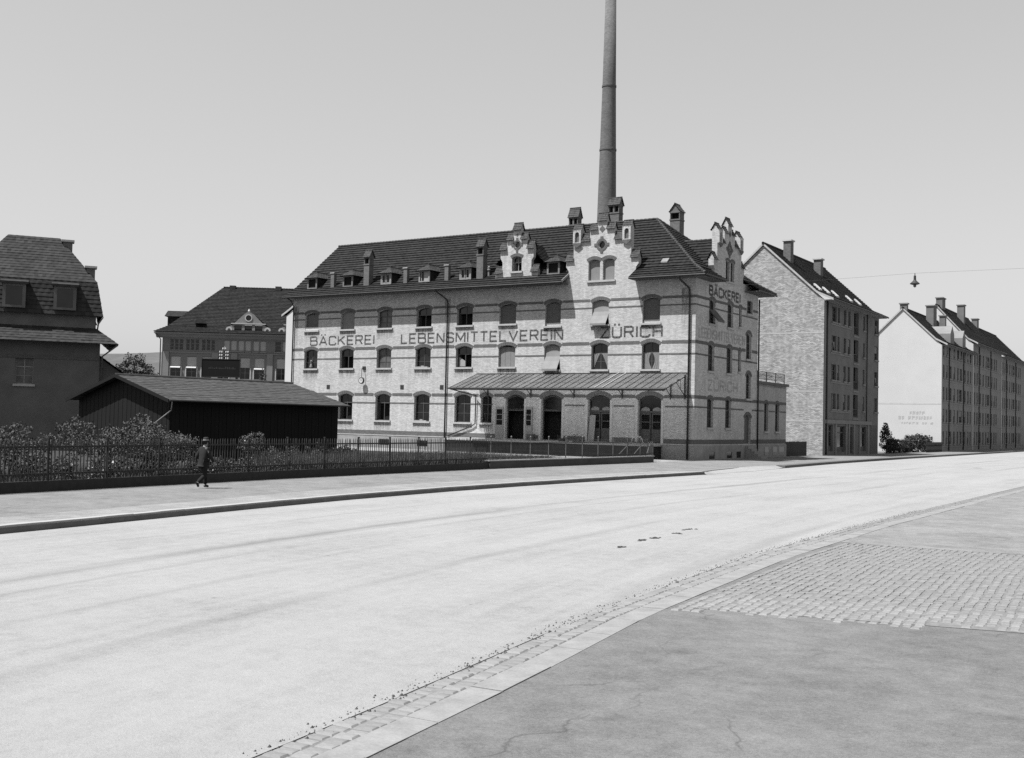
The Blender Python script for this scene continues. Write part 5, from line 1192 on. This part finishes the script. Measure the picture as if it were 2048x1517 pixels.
rail('base_wall', F1, -.1, .34, .2, M['fence'], pf); rail('rail', F1, .52, .58, .05, M['fence'], pf, .03); rail('rail', F1, 1.38, 1.44, .05, M['fence'], pf, .03)
M['picket'] = plain('picket_paint', .03, .4, 5, .6, 30)
def picket_mesh(w, d, h, point): 
    b = MB(); b.prism([(-w/2, 0), (w/2, 0), (w/2, h-point), (0, h), (-w/2, h-point)], -d/2, d/2, 'y'); return b.mesh('picket', M['picket'])
pk = picket_mesh(.036, .02, 1.3, .09); L1 = plen(F1); s = .05; npk = 0
while s < L1:
    x, y, a = along(F1, s); o = link('picket', pk, pf, None, (x, y, .345+random.uniform(-.012, .012)), a); o.rotation_euler = (random.uniform(-.012, .012), random.uniform(-.02, .02), a); npk += 1; s += .145
b = MB(); b.box(-.028, .028, -.028, .028, 0, 1.7); b.box(-.038, .038, -.038, .038, 1.66, 1.71); pm = b.mesh('fence_post', M['fence']); s = .02
while s < L1: x, y, a = along(F1, s); link('fence_post', pm, pf, None, (x-.06, y, .0), a); s += 2.4
# low wall with railing
F2 = [(.16, -27.8), (.23, -7.66)]
lw = thing('low_garden_wall', 'knee-high dark wall with pale coping below the iron railing', 'wall', (0, 0, 0))
rail('wall', F2, -.1, .4, .34, M['wallface'], lw); rail('coping', [(.16, -27.85), (.23, -7.6)], .4, .455, .4, M['granite'], lw)
ir = thing('iron_railing', 'iron railing with thin bars and pale posts standing on the low wall', 'railing', (0, 0, 0))
F2b = [(.16, -27.8), (.22, -10.2), (.1, -8.2), (-.9, -5.0), (-1.8, -3.6)]
pk2 = picket_mesh(.02, .014, 1.14, .05); L2 = plen(F2b); s = .05; k = 0; restp = MB()
while s < L2:
    x, y, a = along(F2b, s); zb = .45 if y < -7.66 else .05
    link('bar', pk2, ir, None, (x, y, zb), a) ; k += 1; s += .135
rail('rail', F2b, 1.36, 1.4, .03, M['iron'], ir); rail('rail', F2b, .58, .61, .03, M['iron'], ir)
b = MB(); b.tube([(0, 0, 0), (0, 0, 1.28)], .03, 8); b.lathe([(.045, 1.26), (.05, 1.31), (.01, 1.36)], n=8); pm2 = b.mesh('post', M['iron_grey']); s = .3
while s < L2: x, y, a = along(F2b, s); link('post', pm2, ir, None, (x, y, .42 if y < -7.66 else 0), 0); s += 2.02
b = MB()
for s0 in (15.2, 17.4, 19.6):
    p = along(F2b, s0); q = along(F2b, s0+1.6); b.tube([(p[0]+.03, p[1], .6), (q[0]+.03, q[1], 1.36)], .025, 5)
b.build('brace', M['iron_grey'], ir)
# ---------------------------------------------------------------- man walking
def skin_body(name, verts, edges, radii, mat, parent, sub=1, root=0):
    me = bpy.data.meshes.new(name); me.from_pydata(verts, edges, []); o = bpy.data.objects.new(name, me); COL.objects.link(o)
    md = o.modifiers.new('skin', 'SKIN'); 
    for i, r in enumerate(radii):
        sv = me.skin_vertices[0].data[i]; sv.radius = r if isinstance(r, tuple) else (r, r); sv.use_root = (i == root)
    md.use_smooth_shade = True; ss = o.modifiers.new('sub', 'SUBSURF'); ss.levels = sub; ss.render_levels = sub
    dg = bpy.context.evaluated_depsgraph_get(); dg.update(); m2 = bpy.data.meshes.new_from_object(o.evaluated_get(dg))
    bpy.data.objects.remove(o); bpy.data.meshes.remove(me); m2.name = name; m2.materials.clear(); m2.materials.append(mat); return link(name, m2, parent)
M['suit'] = plain('dark_suit', .014, .3, 6, .9, 60); M['suit_b'] = plain('dark_trousers', .01, .3, 6, .9, 60); M['skin'] = plain('skin', .16, .15, 6, .7, 60); M['shoe'] = plain('black_shoe', .01, .2, 8, .5, 60); M['hat'] = plain('dark_felt_hat', .015, .2, 8, .8, 60); M['hatband'] = plain('pale_hat_band', .2, .1, 8, .8, 60); M['hair'] = plain('dark_hair', .012, .2, 8, .8, 60)
# local: he walks along +x, left side is +y
man = thing('person', 'man in dark suit and brimmed hat walking along the garden fence', 'person', (3.87, -50.95, 0), R(88))
J = dict(pel=(0, 0, .9), sp=(.0, 0, 1.08), ch=(.03, 0, 1.27), nk=(.05, 0, 1.43), hd=(.085, 0, 1.55), tp=(.085, 0, 1.64),
         shl=(.03, .18, 1.36), ell=(-.1, .235, 1.1), wrl=(-.02, .25, .87), hal=(.03, .245, .8), shr=(.03, -.18, 1.36), elr=(.1, -.24, 1.1), wrr=(.26, -.23, .9), har=(.32, -.22, .84),
         hil=(0, .09, .87), knl=(.17, .09, .5), anl=(.2, .09, .1), tol=(.35, .1, .045), hir=(0, -.09, .87), knr=(.03, -.09, .47), anr=(-.3, -.09, .2), tor=(-.26, -.1, .05))
names = list(J); V = [J[k] for k in names]; ix = {k: i for i, k in enumerate(names)}
E_ = [('pel', 'sp'), ('sp', 'ch'), ('ch', 'nk'), ('nk', 'hd'), ('hd', 'tp'), ('ch', 'shl'), ('shl', 'ell'), ('ell', 'wrl'), ('wrl', 'hal'), ('ch', 'shr'), ('shr', 'elr'), ('elr', 'wrr'), ('wrr', 'har'), ('pel', 'hil'), ('hil', 'knl'), ('knl', 'anl'), ('anl', 'tol'), ('pel', 'hir'), ('hir', 'knr'), ('knr', 'anr'), ('anr', 'tor')]
rad = dict(pel=(.11, .15), sp=(.1, .13), ch=(.11, .15), nk=.052, hd=(.09, .078), tp=(.07, .06), shl=.06, ell=.042, wrl=.03, hal=(.035, .02), shr=.06, elr=.042, wrr=.03, har=(.035, .02), hil=.085, knl=.055, anl=.038, tol=.032, hir=.085, knr=.055, anr=.038, tor=.032)
EE = [(ix[a], ix[c]) for a, c in E_]; RR = [rad[k] for k in names]
# fingers and thumb, each a short chain of its own rooted in the palm
for hnd, s in (('hal', 1), ('har', -1)):
    h = Vector(J[hnd]); wv = (h-Vector(J['wrl' if s > 0 else 'wrr'])).normalized(); side = wv.cross(Vector((0, 1, 0))).normalized()
    for f, (off, ln) in enumerate(((-.027, .07), (-.009, .082), (.009, .078), (.026, .062))):
        p0 = h+side*off+wv*.01; p1 = p0+wv*ln*.55; p2 = p1+(wv*.6+Vector((0, -s*.8, 0))).normalized()*ln*.5
        i0 = len(V); V += [tuple(p0), tuple(p1), tuple(p2)]; RR += [.0095, .0088, .007]; EE += [(ix[hnd], i0), (i0, i0+1), (i0+1, i0+2)]
    p0 = h-wv*.02-side*.03; p1 = p0-side*.03+wv*.03; p2 = p1+wv*.03; i0 = len(V); V += [tuple(p0), tuple(p1), tuple(p2)]; RR += [.012, .01, .008]; EE += [(ix[hnd], i0), (i0, i0+1), (i0+1, i0+2)]
skin_body('body', V, EE, RR, M['skin'], man, 1, ix['pel'])
def sub(keys, edges, rr, root): return [J[k] if isinstance(k, str) else k for k in keys], edges, rr, root
jk = ['hem', 'pel', 'sp', 'ch', 'col', 'shl', 'ell', 'wrl', 'shr', 'elr', 'wrr']
JV = [(-.02, 0, .74), (0, 0, .9), (.0, 0, 1.08), (.02, 0, 1.28), (.045, 0, 1.42), J['shl'], J['ell'], J['wrl'], J['shr'], J['elr'], J['wrr']]
skin_body('jacket', JV, [(0, 1), (1, 2), (2, 3), (3, 4), (3, 5), (5, 6), (6, 7), (3, 8), (8, 9), (9, 10)], [(.15, .2), (.145, .19), (.135, .175), (.145, .19), (.07, .08), .08, .062, .05, .08, .062, .05], M['suit'], man, 2, 1)
skin_body('trousers', [J['pel'], J['hil'], J['knl'], (J['anl'][0]-.005, .09, .11), J['hir'], J['knr'], (J['anr'][0], -.09, .21)], [(0, 1), (1, 2), (2, 3), (0, 4), (4, 5), (5, 6)], [(.125, .16), .105, .085, .07, .105, .085, .068], M['suit_b'], man, 2, 0)
for nm, a, t_ in (('l', 'anl', 'tol'), ('r', 'anr', 'tor')):
    A, T = Vector(J[a]), Vector(J[t_])
    heel = A+Vector((-.05, 0, -.055)) if nm == 'l' else A+Vector((-.06, 0, .01))
    skin_body('shoe', [tuple(A), tuple(heel), tuple(A.lerp(T, .55)+Vector((0, 0, -.008))), tuple(T)], [(0, 1), (0, 2), (2, 3)], [.052, .042, .05, .04], M['shoe'], man, 1, 0)
b = MB(); b.lathe([(.13, .0), (.15, .008), (.145, .018), (.098, .025), (.094, .075), (.088, .12), (.06, .14), (.02, .135)], (.085, 0, 1.625), 20); hat = b.build('hat', M['hat'], man, smooth=True)
b = MB(); b.lathe([(.099, 0), (.099, .035), (.097, .036), (.097, 0)], (.085, 0, 1.652), 20); b.build('hat_band', M['hatband'], hat)
b = MB(); b.lathe([(.02, -.02), (.07, -.0), (.092, .06), (.09, .1), (.07, .12)], (.065, 0, 1.52), 14); b.build('hair', M['hair'], man, smooth=True)
b = MB(); b.prism([(.165, 1.585), (.2, 1.552), (.168, 1.545)], -.012, .012, 'y')
for s in (-1, 1): b.lathe([(.004, -.02), (.018, -.008), (.02, .012), (.006, .024)], (.075, s*.083, 1.56), 6); b.lathe([(.002, -.008), (.009, 0), (.002, .008)], (.165, s*.032, 1.585), 6)
b.box(.155, .17, -.022, .022, 1.512, 1.52); b.build('face', M['skin'], man)
# ---------------------------------------------------------------- small things about the bakery
ck = thing('wall_clock', 'small round clock hanging from a bracket on the bakery wall', 'clock', (-32.16, -.35, 5.98))
b = MB(Matrix.Rotation(R(90), 4, 'X')); b.lathe([(.27, -.08), (.3, -.06), (.3, .06), (.27, .08)], n=24); b.build('case', M['iron'], ck)
b = MB(Matrix.Rotation(R(90), 4, 'X')); b.lathe([(.22, .08), (.22, .095)], n=24); d_ = b.build('dial', M['white'], ck)
b = MB(); b.box(-.012, .012, -.105, -.1, 0, .18); b.box(-.01, .01, -.105, -.1, -.01, .12); b.prism([(0, -.01), (.1, .07), (.11, .06), (.01, -.02)], -.106, -.1, 'y'); b.build('hand', M['iron'], d_)
b = MB(); b.tube([(0, 0, .28), (0, 0, 1.05)], .025, 6); b.tube([(0, 0, 1.05), (0, .35, 1.15)], .03, 6); b.box(-.16, .16, .25, .35, 1.0, 1.3); b.build('bracket', M['iron'], ck)
lb = thing('leaning_board', 'pale tall board leaning in the third loading doorway', 'board', (-8.7, -.02, PZ))
b = MB(); b.prism([(-.22, 0), (.32, 0), (.34, 2.15), (.0, 2.2), (-.18, 2.1)], -.02, .02, 'y'); o = b.build('board', M['board'], lb); o.rotation_euler = (R(-6), 0, 0)
o.location = (0, -.15, .005)
# hand truck on the platform and a crate stack
ht = thing('hand_truck', 'dark two-wheeled sack truck on the loading platform beside the second door', 'hand truck', (-10.4, -.7, PZ))
b = MB()
for s in (-1, 1): b.tube([(-.8, s*.22, .2), (.1, s*.2, .32), (.75, s*.22, .62)], .025, 6)
for k in range(4): b.tube([(-.7+k*.35, -.22, .22+k*.04), (-.7+k*.35, .22, .22+k*.04)], .018, 5)
b.build('frame', M['wood'], ht)
for s in (-1, 1):
    b = MB(Matrix.Translation((-.55, s*.28, .16)) @ Matrix.Rotation(R(90), 4, 'X')); b.lathe([(.06, -.02), (.16, -.02), (.16, .02), (.06, .02)], n=16); b.build('wheel', M['iron'], ht)
b = MB(); b.box(-.85, -.8, -.25, .25, .12, .5); b.build('toe_plate', M['iron'], ht)
for (x, y, w, h, lab) in ((-14.0, -.5, .5, .55, 'small dark crate on the platform between the first two doors'), (-9.5, -.55, .7, .35, 'flat dark crate on the platform left of the leaning board')):
    c_ = thing('crate', lab, 'crate', (x, y, PZ))
    for k in range(3): b = MB(); b.box(-w/2, w/2, -.2, .2, k*h/3+.005, (k+1)*h/3-.02); b.build('slat', M['wood'], c_)
    b = MB()
    for sx in (-1, 1):
        for sy in (-1, 1): b.box(sx*w/2-.03, sx*w/2+.03, sy*.2-.02, sy*.2+.02, 0, h)
    b.build('corner_post', M['wood'], c_)
hp = thing('iron_hoop', 'pale iron hoop rail standing at the right end of the platform', 'rail', (-3.6, -2.2, PZ-.1))
b = MB(); b.tube([(-.45, 0, 0), (-.45, 0, .35)]+[(-.45*math.cos(PI*k/8), 0, .38+.32*math.sin(PI*k/8)) for k in range(1, 8)]+[(.45, 0, .35), (.45, 0, 0)], .035, 6); b.build('hoop', M['jamb'], hp)
# ---------------------------------------------------------------- billboard, telegraph pole
bb = thing('billboard', 'dark rectangular board on posts above the barn roof', 'billboard', (-32.0, -19.1, 0), math.atan2(1.48, 2.31))
b = MB(); b.box(0, 2.85, -.04, .04, 5.5, 6.78); bo = b.build('panel', M['tar'], bb)
b = MB(); 
for q in ((-.04, 0, 5.44, 6.84), (2.85, 2.89, 5.44, 6.84)): b.box(q[0], q[1], -.06, .06, q[2], q[3])
b.box(0, 2.85, -.06, .06, 6.78, 6.84); b.box(0, 2.85, -.06, .06, 5.44, 5.5); b.build('border', M['fence'], bb)
M['adfaint'] = plain('faint_ad_paint', .03, .3, 4); b = MB(); rr = random.Random(9); x = .5
while x < 2.5: w = rr.uniform(.06, .13); b.box(x, x+w, -.046, -.041, 6.05, 6.05+rr.uniform(.08, .2)); x += w+.05
b.build('faded_lettering', M['adfaint'], bb)
for x in (.3, 1.5, 2.6): b = MB(); b.box(x-.06, x+.06, .05, .17, 0, 6.5); b.build('post', M['wood'], bb)
tp = thing('telegraph_pole', 'telegraph pole with four crossarms of white insulators, behind the billboard', 'telegraph pole', (-37.4, -11.9, 0), math.atan2(.54, .8417))
b = MB(); b.tube([(0, 0, -.2), (0, 0, 8.2)], .11, 8, .08); b.build('pole', M['wood'], tp)
b = MB(); b.lathe([(.09, 0), (.05, .1), (.01, .16)], (0, 0, 8.2), 8); b.build('finial', M['iron_grey'], tp)
b = MB(); b.lathe([(.02, 0), (.07, .02), (.06, .07), (.07, .1), (.03, .15)], n=8); im = b.mesh('insulator', M['white'])
for k in range(5):
    z = 6.95+k*.27; wd = .36 if k < 4 else .12; b = MB(); b.box(-wd-.05, wd+.05, -.2, -.12, z-.04, z+.04); ca = b.build('crossarm', M['wood'], tp)
    for x in ((-.34, -.17, .17, .34) if k < 4 else (-.1, .1)): link('insulator', im, ca, None, (x, -.16, z+.05))
# ---------------------------------------------------------------- hanging street lamp
hl = thing('hanging_street_lamp', 'dark lamp hanging from a wire across the street against the sky', 'street lamp', (14.9, 4.2, 13.0))
b = MB(); b.lathe([(.04, .62), (.08, .6), (.09, .3), (.14, .22), (.33, .05), (.33, .01), (.2, -.04), (.05, -.04)], n=20); b.build('shade', M['iron'], hl)
b = MB(); b.lathe([(.02, -.24), (.09, -.2), (.11, -.1), (.09, -.04)], n=14); b.build('globe', M['iron_grey'], hl)
b = MB(); b.tube([(0, 0, .6), (0, 0, .78)], .03, 5); b.build('hanger', M['iron'], hl)
b = MB(); b.tube([(-14.85, 0, .55)]+[(-14.85+k*3.7125, 0, .55+.24*(k/4)**2) for k in range(1, 4)]+[(0, 0, .78)]+[(k*3.7, 0, .78-.02*k) for k in range(1, 5)], .006, 4); b.build('span_wire', M['iron'], hl)
b = MB(); b.tube([(14.8, 0, -13), (14.8, 0, .9)], .12, 8, .08); b.build('mast', M['iron'], hl)
# ---------------------------------------------------------------- plants
M['leaf'] = leaf_mat('garden_leaves', .018, .085); M['leaf_d'] = leaf_mat('dark_leaves', .012, .05); M['leaf_l'] = leaf_mat('pale_leaves', .013, .115); M['bark'] = plain('bark', .03, .4, 4); M['petal'] = plain('white_petals', .3, .15, 6); M['grassm'] = leaf_mat('grass_blades', .035, .12, 4)
def bush(name, label, cat, loc, blobs, n, size, m='leaf', stems=5, flowers=0, group=None):
    t = thing(name, label, cat, loc, 0, group)
    c = crown_points(blobs, n); c[:, 2] = np.maximum(c[:, 2], .03)
    v, f = leaf_cloud(c, size); link('foliage', np_mesh('foliage', v, f, M[m]), t)
    b = MB()
    for k in range(stems):
        q = blobs[k % len(blobs)]; b.tube([(q[0]*.3+random.uniform(-.1, .1), q[1]*.3+random.uniform(-.1, .1), -.05), (q[0]*.7, q[1]*.7, q[2]*.55), (q[0]+random.uniform(-.3, .3)*q[3], q[1]+random.uniform(-.3, .3)*q[4], q[2]+q[5]*.5)], .035, 5, .012)
    b.build('stem', M['bark'], t)
    if flowers:
        c = crown_points([(q[0], q[1], q[2], q[3]*1.02, q[4]*1.02, q[5]*1.02) for q in blobs], flowers); v, f = leaf_cloud(c, .11); link('blossom', np_mesh('blossom', v, f, M['petal']), t)
    return t
def lumps(n, rx, ry, z0, z1, r0, r1):
    out = []
    for k in range(n):
        a = random.uniform(0, 2*PI); q = math.sqrt(random.random()); r = random.uniform(r0, r1)
        out.append((rx*q*math.cos(a), ry*q*math.sin(a), random.uniform(z0, z1)*(1-.25*q), r, r*random.uniform(.8, 1.2), r*random.uniform(.65, 1)))
    return out
random.seed(21)
bush('garden_shrub', 'big leafy shrub with pale leaves spilling over the fence, beside the barn gable', 'shrub', (-2.4, -49.2, 0), lumps(17, 2.2, 2.3, 1.2, 2.15, .35, .8)+lumps(8, 2.0, 2.2, .5, 1.1, .4, .7), 15000, .085, 'leaf_l', 12)
bush('garden_shrub', 'leafy shrub at the left edge, just inside the picket fence', 'shrub', (-2.4, -54.4, 0), lumps(12, 1.8, 1.9, 1.1, 2.2, .35, .75)+lumps(6, 1.7, 1.8, .5, 1.1, .4, .7), 9000, .085, 'leaf_l', 9)
bush('rose_bush', 'low bush with white blossoms behind the pickets at the left edge', 'shrub', (.7, -53.2, 0), lumps(7, .6, 1.2, .3, .95, .25, .45), 2600, .08, 'leaf', 5, 150)
bush('rose_bush', 'white-flowering bush behind the pickets, right behind the walking man', 'shrub', (.2, -47.4, 0), lumps(6, .6, .9, .3, .9, .25, .4), 1900, .08, 'leaf', 5, 60)
bush('young_lilac', 'tall loose bush in front of the black barn wall', 'shrub', (-5.8, -39.1, 0), lumps(7, .7, .9, .9, 2.1, .25, .55), 2600, .1, 'leaf_l', 6, 14)
bush('dark_shrub', 'small dark shrub at the right-hand corner of the barn', 'shrub', (-10, -27.6, 0), lumps(5, .8, .9, .4, 1.1, .3, .5), 1600, .11, 'leaf_d', 4)
bush('dark_shrub', 'dark shrub below the barn wall, left of the barn corner', 'shrub', (-8.6, -31.4, 0), lumps(6, .9, 1.3, .3, 1.0, .35, .55), 2000, .11, 'leaf_d', 4)
bush('vegetable_row', 'leafy vegetable bed with white flowers behind the pickets, right of the man', 'plants', (-1.5, -42.2, 0), lumps(22, 2.4, 4.2, .1, .5, .3, .55), 7500, .085, 'leaf', 5, 110)
bush('garden_shrub', 'low spreading shrub between the vegetable bed and the barn', 'shrub', (-6.4, -36.2, 0), lumps(9, 1.2, 2.4, .2, .75, .35, .55), 3000, .1, 'leaf', 4)
# weeds and tall grass along the fence: nobody could count them
def grass(name, poly_fn, n, h0, h1, m):
    pts = poly_fn(n); k = len(pts); a = RNG.uniform(0, 2*PI, k); h = RNG.uniform(h0, h1, k); lean = RNG.uniform(-.35, .35, (k, 2))*h[:, None]; w = .018
    dx, dy = np.cos(a)*w, np.sin(a)*w; z0 = np.zeros(k)
    v = np.stack([np.stack([pts[:, 0]-dx, pts[:, 1]-dy, z0], 1), np.stack([pts[:, 0]+dx, pts[:, 1]+dy, z0], 1), np.stack([pts[:, 0]+lean[:, 0], pts[:, 1]+lean[:, 1], h], 1)], 1).reshape(-1, 3)
    return link(name, np_mesh(name, v, np.arange(3*k).reshape(k, 3), M[m]), None, 'stuff')
def strip(x0, x1, y0, y1, fade=0):
    def fn(n):
        x = RNG.uniform(0, 1, n); y = RNG.uniform(y0, y1, n); fx = np.interp(y, [-62, -54.7, -44.3, -27.8, -7], [2.85, 2.11, 1.07, .16, .2])
        return np.stack([fx-.15+x0+(x1-x0)*x, y], 1)
    return fn
grass('weeds', strip(-4.0, 0, -42, -26), 30000, .3, 1.0, 'grassm')
grass('bank_grass', strip(-4.5, -.2, -26, -15), 12000, .12, .45, 'grassm')
grass('tall_grass', strip(-9, -2.5, -32, -15.5), 22000, .2, .6, 'grassm')
grass('garden_grass', strip(-9, 0, -60, -38), 24000, .08, .4, 'grassm')
def tree(name, label, loc, H, blobs, n, size, m, tr=.2):
    t = thing(name, label, 'tree', loc)
    v, f = leaf_cloud(crown_points(blobs, n), size); link('crown', np_mesh('crown', v, f, M[m]), t)
    b = MB(); b.tube([(0, 0, -.1), (.05, .02, H*.45), (0, 0, H*.85)], tr, 8, tr*.25)
    for q in blobs[:6]: b.tube([(0, 0, H*.35), (q[0]*.5, q[1]*.5, (q[2]+H*.35)/2), (q[0], q[1], q[2])], tr*.4, 5, .02)
    b.build('trunk', M['bark'], t); return t
tree('broadleaf_tree', 'round dark tree between the villa and the school', (-48.7, -12.0, 0), 8, [(0, 0, 6.3, 1.6, 1.6, 1.5), (-.9, -.5, 5.4, 1.5, 1.5, 1.4), (1.0, .6, 5.0, 1.5, 1.5, 1.3), (1.6, .9, 4.6, 1.2, 1.2, 1.0), (-.4, .2, 4.2, 1.8, 1.8, 1.2)], 14000, .16, 'leaf_d')
tree('conifer', 'small pointed conifer in front of the school, left of the white gable', (-46.3, 1.4, 0), 7.2, [(0, 0, 6.3, .35, .35, .8), (0, 0, 5.3, .75, .75, .9), (0, 0, 4.2, 1.0, 1.0, 1.0), (0, 0, 3.0, 1.2, 1.2, 1.1)], 3200, .16, 'leaf_d', .12)
bush('street_shrub', 'tall dark shrub at the far corner of the brick-gabled flats', 'shrub', (1.3, 51.5, 0), [(-.3, 0, 1.4, .7, 1.1, 1.4), (-.2, -.8, 2.4, .45, .7, .9), (-.2, -.4, 2.9, .3, .45, .55), (-.1, 1.8, .9, .6, 1.2, .9)], 3200, .15, 'leaf_d', 5)
bush('hedge', 'dark clipped hedge running from the shrub towards the white gable', 'hedge', (1.0, 58.5, 0), [(0, -4.5, .75, .5, 2.6, .85), (0, -.5, .75, .5, 2.6, .8), (0, 3.2, .7, .5, 2.4, .8)], 5000, .17, 'leaf_d', 4)
bush('front_garden_shrub', 'row of spiky dark shrubs below the white gable', 'shrub', (.9, 68.5, 0), [(0, -5.0, 1.1, .7, 1.6, 1.1), (0, -2.5, .9, .7, 1.4, 1.1), (0, -.6, 1.2, .6, 1.1, 1.2), (.1, 2, .95, .7, 1.6, 1.1), (0, 4.2, .95, .7, 1.4, 1.1), (0, -3.4, 1.6, .2, .25, .6), (.1, .6, 1.7, .2, .25, .5)], 2600, .24, 'leaf_d', 4)
gf_ = thing('garden_fence', 'low dark paling fence in front of the shrubs below the white gable', 'fence', (2.4, 65, 0))
b = MB(); b.box(-.02, .02, -.05, .05, 0, 1.25); pl_ = b.mesh('paling', M['fence'])
for k in range(38): link('paling', pl_, gf_, None, (0, k*.24, 0))
b = MB(); b.box(-.05, -.02, 0, 9.1, .3, .38); b.box(-.05, -.02, 0, 9.1, .95, 1.03); b.build('rail', M['fence'], gf_)
# dry droppings on the road
for i, (x, y, r, lab) in enumerate(((22.85, -55.37, .14, 'small dark dropping on the road, second nearest of the scattered ones'), (22.9, -54.74, .17, 'dark dropping in the middle of the scattered ones on the road'), (22.79, -53.3, .18, 'long dark dropping on the road, beside the farthest one'), (22.56, -52.17, .2, 'dark dropping on the road, farthest of the scattered ones'), (23.15, -56.95, .13, 'small dark dropping on the road, nearest of the scattered ones'))):
    b = MB()
    for k in range(7):
        a = random.uniform(0, 2*PI); q = random.uniform(0, r*1.1); s_ = random.uniform(.04, .08); b.lathe([(s_*.6, -.02), (s_, .01), (s_*.8, .03), (s_*.2, .045)], (q*math.cos(a)*.7, q*math.sin(a)*1.3, 0), 7)
    b.lathe([(r*.2, -.03), (r*.6, -.01), (r*.5, .004), (r*.15, .012)], n=9); o = b.build('dropping', M['dung']); o.location = (x, y, -.045); tag(o, lab, 'droppings', 'droppings scattered on the road')
